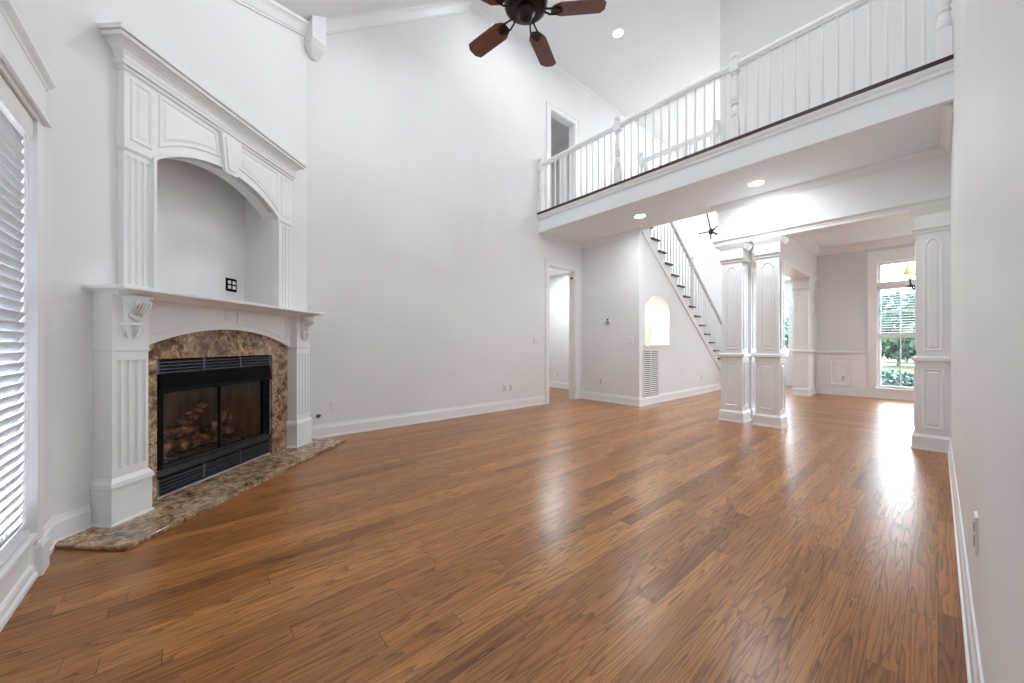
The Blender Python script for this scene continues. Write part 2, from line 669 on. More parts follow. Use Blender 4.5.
# header above the columns, beam down the dining side, dining walls
mb = MB(); mb.box(-2.02, XE, 5.55, 5.83, 2.41, ZS + 0.31)
struct(mb.build('wall_header', TRIM))
mb = MB(); mb.box(-1.99, XD, 5.83, YF - 0.001, 2.41, ZB)
struct(mb.build('wall_beam', TRIM))
mb = MB()
DWX0, DWX1 = -0.775, 0.37
mb.plate(rect(XD, 1.42, 0, 3.2), [rect(DWX0, DWX1, 0.2, 2.63)], XZ(YD), 0, 0.12)
struct(mb.build('wall_dining', paint('grey_dining_paint', (0.70, 0.70, 0.70), 0.55, 0.08)))
mb = MB(); mb.box(-1.99, XD - 0.001, YD - 0.02, YF - 0.001, 0, 2.41)
struct(mb.build('wall_foyer', WALL))
mb = MB(); mb.box(1.3, 1.42, 5.83, YD, 0, 3.2)
mb.box(XE + 0.14, 1.3, 5.83, 5.95, 0, 3.2)
struct(mb.build('wall_dining_east', WALL))
# loft walls on the upper level
mb = MB(); mb.box(-2.04, XE + 0.14, 5.70, 5.82, ZB, ZC)
mb.box(-2.04, -1.92, 5.82, YF - 0.001, ZB, ZC)
struct(mb.build('wall_loft', WALL))
# ceilings
mb = MB()
mb.prism([(YR, ZC), (YF + 0.12, ZC), (YF + 0.12, ZC + 0.15), (YR - 0.1, ZC + 0.15)], lambda a, b, d: (d, a, b), XW - 0.12, XE + 0.14)
struct(mb.build('ceiling', CEIL))
mb = MB()
mb.prism([(-0.75, zslope(-0.75)), (YR, ZC), (YR - 0.1, ZC + 0.15), (-0.75, zslope(-0.75) + 0.16)], lambda a, b, d: (d, a, b), XW - 0.12, XE + 0.14)
struct(mb.build('ceiling_sloped', CEIL))
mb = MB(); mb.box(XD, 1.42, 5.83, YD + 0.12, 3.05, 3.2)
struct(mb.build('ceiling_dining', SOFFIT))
# balcony slab
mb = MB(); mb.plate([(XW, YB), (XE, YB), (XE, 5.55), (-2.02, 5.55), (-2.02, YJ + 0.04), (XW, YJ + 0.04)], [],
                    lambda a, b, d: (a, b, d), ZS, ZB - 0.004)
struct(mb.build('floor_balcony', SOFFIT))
mb = MB(); mb.box(XW, XE, YB - 0.035, YB + 0.12, ZB - 0.010, ZB + 0.022)
struct(mb.build('trim_1', DARKWOOD))
mb = MB()
mb.strip((XW, YB, ZS), (XE, YB, ZS), (0, -1, 0),
         [(0, 0.215), (0.012, 0.215), (0.016, 0.235), (0.010, 0.245), (0.022, 0.265), (0.028, 0.298), (0, 0.298)])
struct(mb.build('trim_2', TRIM))
# back hall on the ground floor, room behind the upper door
mb = MB()
mb.box(-7.2, XW - 0.12, 6.6, 6.7, 0, 2.7)
mb.box(-7.3, -7.2, 3.6, 6.7, 0, 2.7)
mb.box(-7.2, XW - 0.12, 3.5, 3.6, 0, 2.7)
mb.box(-7.3, XW - 0.12, 3.5, 6.7, 2.7, 2.8)
struct(mb.build('wall_hall', WALL))
mb = MB()
mb.box(-7.2, XW - 0.12, 6.6, 6.7, 3.2, 5.8)
mb.box(-7.3, -7.2, 3.6, 6.7, 3.2, 5.8)
mb.box(-7.2, XW - 0.12, 3.5, 3.6, 3.2, 5.8)
mb.box(-7.3, XW - 0.12, 3.5, 6.7, 5.8, 5.9)
mb.box(-7.3, XW - 0.12, 3.5, 6.7, 3.15, 3.27)
struct(mb.build('wall_upper_room', WALL))

# ---- baseboards, crowns, casings
BASE = [(0, 0), (0.020, 0), (0.020, 0.022), (0.014, 0.026), (0.014, 0.115), (0.009, 0.128), (0.006, 0.150), (0, 0.150)]
SHOE = BASE


def base(name, p0, p1, n, **k):
    b = MB(); b.strip(p0, p1, n, BASE, **k)
    return struct(b.build(name, TRIM))


b = MB()
b.strip((XW, 0.95, 0), (XW, 4.655, 0), (1, 0, 0), BASE)
struct(b.build('baseboard_west', TRIM))
base('baseboard_east', (XE, YS, 0), (XE, 5.50, 0), (-1, 0, 0))
b = MB()
b.strip((XW, YJ, 0), (XS, YJ, 0), (0, -1, 0), BASE, m1=1)
b.strip((XS, YJ, 0), (XS, 9.66, 0), (1, 0, 0), BASE, m0=1)
struct(b.build('baseboard_stair', TRIM))
b = MB(); b.strip(dg(0.0, 0, 0), dg(0.16, 0, 0), tuple(DN), BASE)
b.strip(dg(2.015, 0, 0), dg(DL, 0, 0), tuple(DN), BASE)
struct(b.build('baseboard_fireplace', TRIM))
b = MB(); b.strip((-3.0, YS, 0), (-2.79, YS, 0), (0, 1, 0), BASE)
b.strip((-2.66, YS, 0), (XE, YS, 0), (0, 1, 0), [(0, 0), (0.026, 0), (0.026, 0.02), (0.018, 0.028), (0.018, 0.05), (0, 0.05)])
struct(b.build('baseboard_south', TRIM))
base('baseboard_hall', (-7.2, 6.6, 0), (XW - 0.12, 6.6, 0), (0, -1, 0))
b = MB(); b.strip((XD, YD, 0), (1.3, YD, 0), (0, -1, 0), BASE)
struct(b.build('baseboard_dining', TRIM))
b = MB(); b.strip((XW, YF, 0), (FX0 - 0.12, YF, 0), (0, -1, 0), BASE)
b.strip((FX1 + 0.12, YF, 0), (-1.99, YF, 0), (0, -1, 0), BASE)
b.strip((-1.99, YF, 0), (-1.99, YD - 0.02, 0), (-1, 0, 0), BASE)
struct(b.build('baseboard_north', TRIM))

CROWN = [(0, 0), (0.012, 0), (0.016, 0.02), (0.03, 0.035), (0.052, 0.08), (0.075, 0.10), (0.09, 0.112), (0.09, 0.13), (0, 0.13)]
CROWNB = [(0, 0), (0.014, 0), (0.014, 0.018), (0.022, 0.022), (0.028, 0.04), (0.045, 0.09), (0.06, 0.112), (0.072, 0.12), (0.072, 0.15), (0, 0.15)]
b = MB()     # crowns under the soffit
c1 = 0.085
sm = [(a * 0.75, z * 0.62) for a, z in CROWN]
b.strip((XW, YB + 0.07, ZS - 0.081), (XW, YJ, ZS - 0.081), (1, 0, 0), sm, m1=-1)
b.strip((XW, YJ, ZS - 0.081), (XS, YJ, ZS - 0.081), (0, -1, 0), sm, m0=-1, m1=1)
struct(b.build('trim_3', TRIM))
b = MB()
b.strip((-2.02, 5.55, ZS - 0.081), (XE, 5.55, ZS - 0.081), (0, -1, 0), sm, m0=1, m1=-1)
b.strip((XE, YB + 0.07, ZS - 0.081), (XE, 5.55, ZS - 0.081), (-1, 0, 0), sm, m1=-1)
struct(b.build('trim_4', TRIM))
# entablature moulding along the foot of the header
ENT = [(0, 0), (0.030, 0), (0.030, 0.030), (0.036, 0.036), (0.036, 0.046), (0.048, 0.062), (0.056, 0.072), (0.056, 0.088), (0, 0.088)]
b = MB()
b.strip((-2.02, 5.55, 2.40), (XE, 5.55, 2.40), (0, -1, 0), ENT, m0=1)
b.strip((-2.02, 5.83, 2.40), (-2.02, 5.55, 2.40), (-1, 0, 0), ENT, m1=1)
struct(b.build('trim_5', TRIM))
b = MB()     # beam foot moulding and dining crown
b.strip((XD, 5.83, 2.40), (XD, YD, 2.40), (1, 0, 0), [(0, 0), (0.02, 0), (0.02, 0.03), (0.008, 0.05), (0, 0.05)])
b.strip((XD, 5.83, 2.92), (XD, YD, 2.92), (1, 0, 0), CROWN, m1=-1)
b.strip((XD, YD, 2.92), (1.3, YD, 2.92), (0, -1, 0), CROWN, m0=-1)
struct(b.build('trim_6', TRIM))
b = MB()     # crown along the foot of the sloped ceiling, west wall and fireplace wall
upw = Vector((0, 0, 1))
b.strip((XW, 0.932, zslope(0.932) - 0.15), (XW, YR, ZC - 0.15), (1, 0, 0), CROWNB)
d0, d1 = dg(0, 0, zslope(YS) - 0.15), dg(DL, 0, zslope(0.932) - 0.15)
b.strip(d0, d1, tuple(DN), CROWNB)
struct(b.build('trim_7', TRIM))
b = MB()     # corner block where the two crowns meet
cb = [(-0.05, 0.0), (0.08, -0.05), (0.19, 0.0), (0.17, 0.11), (0.03, 0.12)]
zt = zslope(1.0) + 0.02
cc = Vector((XW, 0.932, 0))


def cbp(a, o, z):
    q = Vector((1, 0.42, 0)).normalized()
    tq = Vector((-0.42, 1, 0)).normalized()
    p = cc + tq * (a - 0.035) + q * o
    return (p.x, p.y, z)


lev = [(4.18, 0.07, 0.05, 0.05), (4.27, 0.0, 0.155, 0.12), (4.33, -0.005, 0.175, 0.15), (4.35, 0.0, 0.165, 0.14), (zt + 0.1, 0.0, 0.165, 0.14)]
rings = []
for z, a0, w_, o_ in lev:
    rings.append([b.v(cbp(*q)) for q in ((a0, -0.03, z), (a0 + w_, -0.03, z), (a0 + w_, o_, z), (a0, o_, z))])
for r0, r1 in zip(rings, rings[1:]):
    for i in range(4):
        b.face([r0[i], r0[(i + 1) % 4], r1[(i + 1) % 4], r1[i]])
b.face(rings[0][::-1]); b.face(rings[-1])
struct(b.build('trim_8', TRIM))
# small cove where the big wall meets the flat ceiling
b = MB(); b.strip((XW, YR, ZC - 0.03), (XW, YF, ZC - 0.03), (1, 0, 0), [(0, 0), (0.03, 0.03), (0, 0.03)])
struct(b.build('trim_9', TRIM))
# chair rail and wainscot of the dining room
b = MB()
b.strip((XD, YD, 0.845), (-0.915, YD, 0.845), (0, -1, 0), [(0, 0), (0.022, 0), (0.026, 0.022), (0.05, 0.03), (0.05, 0.055), (0, 0.06)])
b.box(XD + 0.001, -0.905, YD - 0.005, YD, 0.02, 0.86)
b.box(-1.69, -1.50, YD - 0.035, YD, 0.15, 0.85)
b.box(-1.13, -0.93, YD - 0.035, YD, 0.15, 0.85)
b.box(-1.692, -1.47, YD - 0.075, YD, 0.865, 0.905)
b.box(-1.16, -0.915, YD - 0.075, YD, 0.865, 0.905)
b.panel(lambda a, z, o: (a, YD - o, z), -1.49, -1.14, 0.20, 0.79, w=0.05, h=0.02)
struct(b.build('trim_10', TRIM))
# ledge on the front door wall
b = MB(); b.strip((-2.9, YF, 2.62), (-1.99, YF, 2.62), (0, -1, 0), [(0, 0), (0.03, 0), (0.05, 0.05), (0.05, 0.08), (0, 0.08)])
struct(b.build('trim_11', TRIM))


def casing(name, x, y0, y1, z0, z1, w=0.088, th=0.02, n=1):
    b = MB()
    o = [(y0 - w, z0), (y0, z0), (y0, z1), (y1, z1), (y1, z0), (y1 + w, z0), (y1 + w, z1 + w), (y0 - w, z1 + w)]
    b.plate(o, [], YZ(x), 0, th)
    o = [(y0 - w - 0.006, z0), (y0 - w + 0.014, z0), (y0 - w + 0.014, z1 + w - 0.014), (y1 + w - 0.014, z1 + w - 0.014), (y1 + w - 0.014, z0),
         (y1 + w + 0.006, z0), (y1 + w + 0.006, z1 + w + 0.006), (y0 - w - 0.006, z1 + w + 0.006)]
    b.plate(o, [], YZ(x), 0, th + 0.009)
    o = [(y0 - 0.001, z0), (y0 + 0.012, z0), (y0 + 0.012, z1 - 0.012), (y1 - 0.012, z1 - 0.012), (y1 - 0.012, z0), (y1 + 0.001, z0), (y1 + 0.001, z1 + 0.001), (y0 - 0.001, z1 + 0.001)]
    b.plate(o, [], YZ(x), -0.13, 0.004)
    return struct(b.build(name, TRIM))


casing('door_1', XW, 4.74, 5.46, 0.0, 2.43)
casing('door_2', XW, 4.785, 5.45, ZB, 5.21, w=0.1)
# white half-height cupboard end seen through the upper door
mb = MB(); mb.box(-4.80, -4.67, 5.37, 5.9, 3.27, 4.72)
mb.box(-4.82, -4.65, 5.35, 5.9, 4.72, 4.75)
struct(mb.build('wall_half', TRIM))

# front door: leaf, sidelights, elliptical fanlight
d = thing('door_3', None, None, ((FX0 + FX1) / 2, YF, 0)); struct(d)
b = MB()
o_ = arch(FX0 - 0.1, FX1 + 0.1, 0.0, 1.98, 0.47)
b.plate(o_, [arch(FX0, FX1, 0.001, 1.98, 0.37)], XZ(YF), -0.03, 0.0)
b.build('casing', TRIM, d)
b = MB()
b.box(FX0, FX1, YF + 0.02, YF + 0.10, 1.96, 2.03)
for x in (FX0 + 0.015, FX0 + 0.30, FX1 - 0.30, FX1 - 0.015):
    b.box(x - 0.03, x + 0.03, YF + 0.02, YF + 0.10, 0, 1.97)
for x in (FX0, FX1 - 0.27):
    b.box(x + 0.02, x + 0.25, YF + 0.03, YF + 0.09, 0, 0.78)
b.build('frame', TRIM, d)
b = MB()
b.box(FX0 + 0.33, FX1 - 0.33, YF + 0.035, YF + 0.08, 0.005, 1.96)
for z0, z1 in ((0.15, 0.85), (0.98, 1.82)):
    for x0, x1 in ((FX0 + 0.38, -3.12), (-3.07, FX1 - 0.38)):
        b.panel(lambda a, z, o: (a, YF + 0.035 - o, z), x0, x1, z0, z1)
b.build('door_leaf', TRIM, d)
b = MB()
b.plate(arch(FX0 + 0.02, FX1 - 0.02, 2.02, 2.02, 0.31), [], XZ(YF), 0.055, 0.062)
for x in (FX0, FX1 - 0.27):
    b.box(x + 0.03, x + 0.24, YF + 0.055, YF + 0.062, 0.78, 1.96)
b.build('glass', GLASS, d)

# ================================================================= WINDOWS
# living-room windows (far jamb of the first one is in the picture)
for i, (a, c) in enumerate(WIN):
    w = thing('window_%d' % (i + 1), None, None, ((a + c) / 2, YS, 0.2)); struct(w)
    b = MB()
    fr = 0.045
    b.plate(rect(a, c, 0.2, 2.06), [rect(a + fr, c - fr, 0.25, 1.12), rect(a + fr, c - fr, 1.165, 2.01)], XZ(YS), -0.10, -0.06)
    b.build('sash', TRIM, w)
    b = MB(); b.box(a + fr, c - fr, YS - 0.083, YS - 0.078, 0.25, 2.01)
    b.build('glass', GLASS, w)
    b = MB()
    cw = 0.09
    b.plate([(a - cw, 0.14), (a, 0.14), (a, 2.06), (c, 2.06), (c, 0.14), (c + cw, 0.14), (c + cw, 2.12), (a - cw, 2.12)], [], XZ(YS), 0, 0.025)
    b.box(a - cw - 0.012, a + 0.004, YS, YS + 0.04, 0, 0.13)
    b.frust(a - cw - 0.012, a + 0.004, YS, YS + 0.04, 0.13, 0.15, 0, -0.01)
    b.box(c - 0.004, c + cw + 0.012, YS, YS + 0.04, 0, 0.15)
    b.build('casing', TRIM, w)
    b = MB()
    b.box(a - cw - 0.03, c + cw + 0.03, YS, YS + 0.045, 2.085, 2.10)
    b.box(a - cw - 0.005, c + cw + 0.005, YS, YS + 0.03, 2.10, 2.265)
    b.strip((a - cw, YS, 2.255), (c + cw, YS, 2.255), (0, 1, 0), [(0, 0), (0.032, 0), (0.036, 0.014), (0.046, 0.03), (0.052, 0.042), (0.052, 0.055), (0, 0.055)], m0=1, m1=1)
    b.build('head_cornice', TRIM, w)
    b = MB()
    b.box(a + 0.004, c - 0.004, YS - 0.06, YS + 0.03, 0.178, 0.2)
    b.box(a + 0.004, c - 0.004, YS, YS + 0.012, 0.05, 0.178)
    b.panel(lambda x, z, o: (x, YS + 0.012 + o, z), a + 0.04, c - 0.04, 0.065, 0.165, w=0.012, raised=False)
    b.build('sill', TRIM, w)

    bl = thing('window_blind', ['white horizontal slat blind in the tall window beside the fireplace',
                                'white slat blind of the unseen window added for daylight near the right wall'][i], 'blind', ((a + c) / 2, YS - 0.02, 0.2))
    b = MB(); b.box(a + 0.006, c - 0.006, YS - 0.045, YS + 0.014, 1.962, 2.055)
    b.build('headrail', PLASTIC, bl, bevel=0.003)
    b = MB()
    k = 0
    z = 0.25
    while z < 1.985:
        ang = math.radians(72 if z > 1.19 else (60 if z > 0.75 else 64))
        dy, dz = 0.025 * math.cos(ang), 0.025 * math.sin(ang)
        yc = YS - 0.018
        b.hexa([(a + 0.005, yc - dy, z - dz), (c - 0.005, yc - dy, z - dz), (c - 0.005, yc - dy, z - dz + 0.003), (a + 0.005, yc - dy, z - dz + 0.003)][::-1],
               [(a + 0.005, yc + dy, z + dz), (c - 0.005, yc + dy, z + dz), (c - 0.005, yc + dy, z + dz + 0.003), (a + 0.005, yc + dy, z + dz + 0.003)][::-1])
        z += 0.0435
    b.build('slats', BLIND, bl)
    b = MB()
    for x in (a + 0.05, a + 0.09, (a + c) / 2, c - 0.09):
        b.box(x - 0.002, x + 0.002, YS + 0.007, YS + 0.009, 0.23, 2.0)
        b.box(x - 0.002, x + 0.002, YS - 0.045, YS - 0.043, 0.23, 2.0)
    b.build('ladder_cord', PLASTIC, bl)
    b = MB(); b.box(a + 0.018, c - 0.018, YS - 0.04, YS + 0.006, 0.207, 0.226)
    b.build('bottom_rail', PLASTIC, bl)

# dining-room window with transom, upper sash behind an open blind
w = thing('window_3', None, None, ((DWX0 + DWX1) / 2, YD, 0.2)); struct(w)
b = MB()
x0, x1 = DWX0, DWX1
b.plate(rect(x0, x1, 0.2, 2.63), [rect(x0 + 0.05, x1 - 0.05, 0.245, 1.165), rect(x0 + 0.05, x1 - 0.05, 1.225, 2.13), rect(x0 + 0.05, x1 - 0.05, 2.25, 2.58)], XZ(YD), 0.05, 0.09)
for k in range(1, 4):
    x = x0 + 0.05 + (x1 - x0 - 0.1) * k / 4
    b.box(x - 0.008, x + 0.008, YD + 0.058, YD + 0.082, 0.24, 2.6)
b.box(x0 + 0.04, x1 - 0.04, YD + 0.058, YD + 0.082, 0.69, 0.71)
b.box(x0 + 0.04, x1 - 0.04, YD + 0.058, YD + 0.082, 1.67, 1.69)
b.build('sash', TRIM, w)
b = MB(); b.box(x0 + 0.05, x1 - 0.05, YD + 0.067, YD + 0.072, 0.24, 2.6)
b.build('glass', GLASS, w)
b = MB()
cw = 0.125
b.plate([(x0 - cw, 0), (x0, 0), (x0, 2.63), (x1, 2.63), (x1, 0), (x1 + cw, 0), (x1 + cw, 2.84), (x0 - cw, 2.84)], [], XZ(YD), -0.022, 0)
b.plate([(x0 - cw - 0.005, 0.15), (x0 - cw + 0.015, 0.15), (x0 - cw + 0.015, 2.83), (x1 + cw, 2.83), (x1 + cw, 2.85), (x0 - cw - 0.005, 2.85)], [], XZ(YD), -0.032, 0)
b.box(x0, x1, YD - 0.02, YD + 0.05, 2.155, 2.235)
b.build('casing', TRIM, w)
b = MB()
b.box(x0 - 0.03, x1 + 0.03, YD - 0.05, YD + 0.05, 0.175, 0.2)
b.box(x0, x1, YD - 0.018, YD, 0.0, 0.175)
b.build('sill', TRIM, w)
bl = thing('window_blind', 'half raised open slat blind in the dining room window', 'blind', ((x0 + x1) / 2, YD + 0.02, 1.2))
b = MB(); b.box(x0 + 0.01, x1 - 0.01, YD + 0.003, YD + 0.045, 2.10, 2.15)
b.build('headrail', PLASTIC, bl)
b = MB()
z = 1.26
while z < 2.10:
    b.hexa([(x0 + 0.015, YD + 0.005, z), (x1 - 0.015, YD + 0.005, z), (x1 - 0.015, YD + 0.045, z + 0.012), (x0 + 0.015, YD + 0.045, z + 0.012)],
           [(x0 + 0.015, YD + 0.005, z + 0.003), (x1 - 0.015, YD + 0.005, z + 0.003), (x1 - 0.015, YD + 0.045, z + 0.015), (x0 + 0.015, YD + 0.045, z + 0.015)])
    z += 0.048
b.build('slats', BLIND, bl)
b = MB(); b.box(x0 + 0.015, x1 - 0.015, YD + 0.01, YD + 0.045, 1.19, 1.245)
b.build('bottom_rail', PLASTIC, bl)

# ================================================================= FIREPLACE
hs = MB()
hs.plate([(-0.02, 0.005), (-0.02, 0.437), (2.115, 0.437), (2.115, 0.005)], [], lambda a, b_, d: dg(a, b_, d), 0.0, 0.022)
tag(hs.build('hearth_slab', GRANITE, bevel=0.006), 'brown granite hearth slab lying on the wood floor before the fireplace', 'hearth')

R = thing('granite_surround', 'arched brown granite facing around the black firebox', 'granite facing', dg(1.06, 0, 0), math.radians(135))
b = MB()
go = [(0.33, 0.022), (0.51, 0.022), (0.51, 0.95), (1.56, 0.95), (1.56, 0.022), (1.77, 0.022), (1.77, 1.06)] + seg_arc(0.36, 1.75, 1.07, 0.14)[0:] + [(0.33, 1.06)]
b.plate(go, [], DG(0), 0.002, 0.02)
b.build('stone_facing', GRANITE, R)

F = thing('fireplace_insert', 'black metal fireplace insert with glass front and louvred grilles', 'fireplace', dg(1.03, 0, 0.022), math.radians(135))
b = MB()
b.plate(rect(0.513, 1.557, 0.024, 0.948), [rect(0.575, 1.475, 0.225, 0.715)], DG(0), -0.03, -0.004)
b.build('frame', BLACK, F)
b = MB()
b.plate(rect(0.535, 1.54, 0.74, 0.845), [], DG(0), -0.004, 0.016)
b.hexa([dg(0.52, -0.004, 0.718), dg(1.55, -0.004, 0.718), dg(1.55, 0.03, 0.722), dg(0.52, 0.03, 0.722)],
       [dg(0.52, -0.004, 0.745), dg(1.55, -0.004, 0.745), dg(1.55, 0.02, 0.742), dg(0.52, 0.02, 0.742)])
b.build('hood', BLACK, F)


def louvres(name, z0, z1, n):
    b = MB()
    for s in range(3):
        t0 = 0.535 + s * 0.338
        t1 = t0 + 0.320
        for k in range(n):
            z = z0 + (z1 - z0) * (k + 0.5) / n
            h = (z1 - z0) / n * 0.30
            b.hexa([dg(t0, -0.003, z + h * 0.2), dg(t1, -0.003, z + h * 0.2), dg(t1, 0.014, z - h), dg(t0, 0.014, z - h)],
                   [dg(t0, -0.003, z + h), dg(t1, -0.003, z + h), dg(t1, 0.014, z - h + 0.006), dg(t0, 0.014, z - h + 0.006)])
        b.box
    for s in range(4):
        t0 = 0.519 + s * 0.338
        b.hexa([dg(t0, -0.004, z0), dg(t0 + 0.016, -0.004, z0), dg(t0 + 0.016, 0.010, z0), dg(t0, 0.010, z0)],
               [dg(t0, -0.004, z1), dg(t0 + 0.016, -0.004, z1), dg(t0 + 0.016, 0.010, z1), dg(t0, 0.010, z1)])
    return b.build(name, BLACKG, F)


louvres('upper_louvre', 0.850, 0.942, 4)
louvres('lower_louvre', 0.034, 0.150, 5)
b = MB()
b.hexa([dg(0.52, -0.004, 0.165), dg(1.55, -0.004, 0.165), dg(1.55, 0.016, 0.165), dg(0.52, 0.016, 0.165)],
       [dg(0.52, -0.004, 0.205), dg(1.55, -0.004, 0.205), dg(1.55, 0.008, 0.205), dg(0.52, 0.008, 0.205)])
b.hexa([dg(0.56, -0.004, 0.213), dg(1.49, -0.004, 0.213), dg(1.49, 0.006, 0.213), dg(0.56, 0.006, 0.213)],
       [dg(0.56, -0.004, 0.226), dg(1.49, -0.004, 0.226), dg(1.49, 0.004, 0.226), dg(0.56, 0.004, 0.226)])
tag(b.build('door_rail', mat('steel_rail', (0.03, 0.03, 0.033), 0.3, 0.6), F), 'polished lower door rail')
b = MB(); b.plate(rect(0.575, 1.475, 0.225, 0.715), [], DG(0), -0.022, -0.018)
b.build('glass', FIREGLASS, F)
b = MB(); b.plate(rect(1.018, 1.032, 0.225, 0.715), [], DG(0), -0.024, -0.012)
b.build('door_stile', BLACK, F)
b = MB()
Pb = [(0.54, -0.03), (1.51, -0.03), (1.33, -0.42), (0.72, -0.42)]
V0 = [b.v(dg(t, o, 0.19)) for t, o in Pb]
V1 = [b.v(dg(t, o, 0.76)) for t, o in Pb]
for i in (1, 2, 3):
    b.face([V0[i], V0[(i + 1) % 4], V1[(i + 1) % 4], V1[i]])
b.face(V0); b.face(V1)
b.build('firebox_liner', BRICK, F, recalc=True)
b = MB()
for k in range(9):
    t = 0.66 + k * 0.09
    b.tube([dg(t, -0.10, 0.235), dg(t, -0.32, 0.235)], 0.007, 6)
b.tube([dg(0.62, -0.10, 0.235), dg(1.42, -0.10, 0.235)], 0.008, 6)
b.tube([dg(0.62, -0.30, 0.235), dg(1.42, -0.30, 0.235)], 0.008, 6)
for t in (0.7, 1.36):
    for o in (-0.1, -0.3):
        b.tube([dg(t, o, 0.192), dg(t, o, 0.29)], 0.008, 6)
tag(b.build('log_grate', IRON, None), 'black iron log grate inside the firebox', 'grate')
b = MB()
for k in range(170):
    t = random.uniform(0.60, 1.45); o = random.uniform(-0.30, -0.05)
    s = random.uniform(0.006, 0.016)
    b.hexa([dg(t - s, o - s, 0.191), dg(t + s, o - s * .7, 0.191), dg(t + s, o + s, 0.191), dg(t - s * .8, o + s, 0.191)],
           [dg(t - s * .6, o - s * .6, 0.191 + s), dg(t + s * .5, o - s * .5, 0.191 + s), dg(t + s * .6, o + s * .6, 0.191 + s), dg(t - s * .5, o + s * .5, 0.191 + s)])
tag(b.build('ember_bed', EMBER), 'grey bed of ash chunks under the fireplace logs', 'ash', kind='stuff')


def log(pts, r, r2, label):
    b = MB()
    P = [Vector(dg(*p)) for p in pts]
    Q = []
    for i in range(len(P) - 1):
        for k in range(4):
            Q.append(P[i].lerp(P[i + 1], k / 4))
    Q.append(P[-1])
    b.tube(Q, r, 10, r2, wob=0.16)
    o = b.build('fireplace_log', LOG, None, smooth=False)
    return tag(o, label, 'log', 'logs in the fireplace')


log([(0.60, -0.14, 0.292), (0.90, -0.15, 0.295), (1.16, -0.16, 0.29)], 0.050, 0.042, 'long charred log lying low at the front of the fire grate')
log([(0.62, -0.26, 0.30), (1.0, -0.27, 0.31), (1.40, -0.26, 0.30)], 0.055, 0.05, 'thick dark log lying along the back of the fire grate')
log([(0.60, -0.20, 0.40), (0.76, -0.17, 0.395), (0.94, -0.14, 0.385)], 0.046, 0.034, 'split brown log stacked at the left over the front log')
log([(1.04, -0.12, 0.37), (1.16, -0.17, 0.41), (1.32, -0.22, 0.45)], 0.036, 0.044, 'pale ended log slanting up at the right of the log pile')
log([(0.84, -0.20, 0.43), (1.0, -0.23, 0.48), (1.16, -0.27, 0.54)], 0.045, 0.036, 'blackened log crossing on top of the log pile')
log([(1.20, -0.14, 0.28), (1.32, -0.20, 0.33), (1.38, -0.26, 0.40)], 0.026, 0.020, 'thin forked log at the right end of the grate')

# ---- mantel: pilasters, arched frieze, shelf, corbels
M = thing('fireplace_mantel', 'white painted mantel with fluted pilasters and arched frieze around the fireplace', 'mantel', dg(1.07, 0, 0.022), math.radians(135))


def bx(b, t0, t1, o0, o1, z0, z1):
    b.hexa([dg(t0, o0, z0), dg(t1, o0, z0), dg(t1, o1, z0), dg(t0, o1, z0)], [dg(t0, o0, z1), dg(t1, o0, z1), dg(t1, o1, z1), dg(t0, o1, z1)])


def fluted(b, t0, t1, o0, o1, z0, z1, n, fw, fd, zpad=0.04):
    """shaft with n half-round flutes, plain bands at top and bottom"""
    m = (t1 - t0 - n * fw) / (n + 1)
    pts = [(t0, o0), (t0, o1)]
    for k in range(n):
        a = t0 + m + k * (fw + m)
        for j in range(7):
            ang = PI * j / 6
            pts.append((a + fw / 2 - fw / 2 * math.cos(ang), o1 - fd * math.sin(ang)))
    pts += [(t1, o1), (t1, o0)]
    b.prism(pts, lambda a, o, z: dg(a, o, z), z0 + zpad, z1 - zpad)
    bx(b, t0, t1, o0, o1, z0, z0 + zpad)
    bx(b, t0, t1, o0, o1, z1 - zpad, z1)


def dfr(b, t0, t1, o1, z0, z1, e0, e1):
    b.hexa([dg(t0 - e0, 0.001, z0), dg(t1 + e0, 0.001, z0), dg(t1 + e0, o1 + e0, z0), dg(t0 - e0, o1 + e0, z0)],
           [dg(t0 - e1, 0.001, z1), dg(t1 + e1, 0.001, z1), dg(t1 + e1, o1 + e1, z1), dg(t0 - e1, o1 + e1, z1)])


for (t0, t1) in ((0.178, 0.372), (1.768, 1.975)):
    b = MB()
    fluted(b, t0, t1, 0.002, 0.118, 0.285, 1.005, 4, 0.028, 0.013, 0.05)
    dfr(b, t0, t1, 0.118, 1.005, 1.012, 0.0, 0.006)
    dfr(b, t0, t1, 0.118, 1.012, 1.022, 0.006, 0.006)
    dfr(b, t0, t1, 0.118, 1.022, 1.35, 0.002, 0.002)
    dfr(b, t0, t1, 0.118, 0.022, 0.036, 0.020, 0.016)
    dfr(b, t0, t1, 0.118, 0.036, 0.235, 0.012, 0.012)
    dfr(b, t0, t1, 0.118, 0.235, 0.262, 0.020, 0.016)
    dfr(b, t0, t1, 0.118, 0.262, 0.285, 0.014, 0.002)
    b.build('pilaster', TRIM, M)
b = MB()
fa = [(0.372, 1.02)] + [(0.372, 1.36), (1.768, 1.36), (1.768, 1.02)] + seg_arc(0.40, 1.74, 1.03, 0.135)
b.plate(fa, [], DG(0), 0.0205, 0.05)
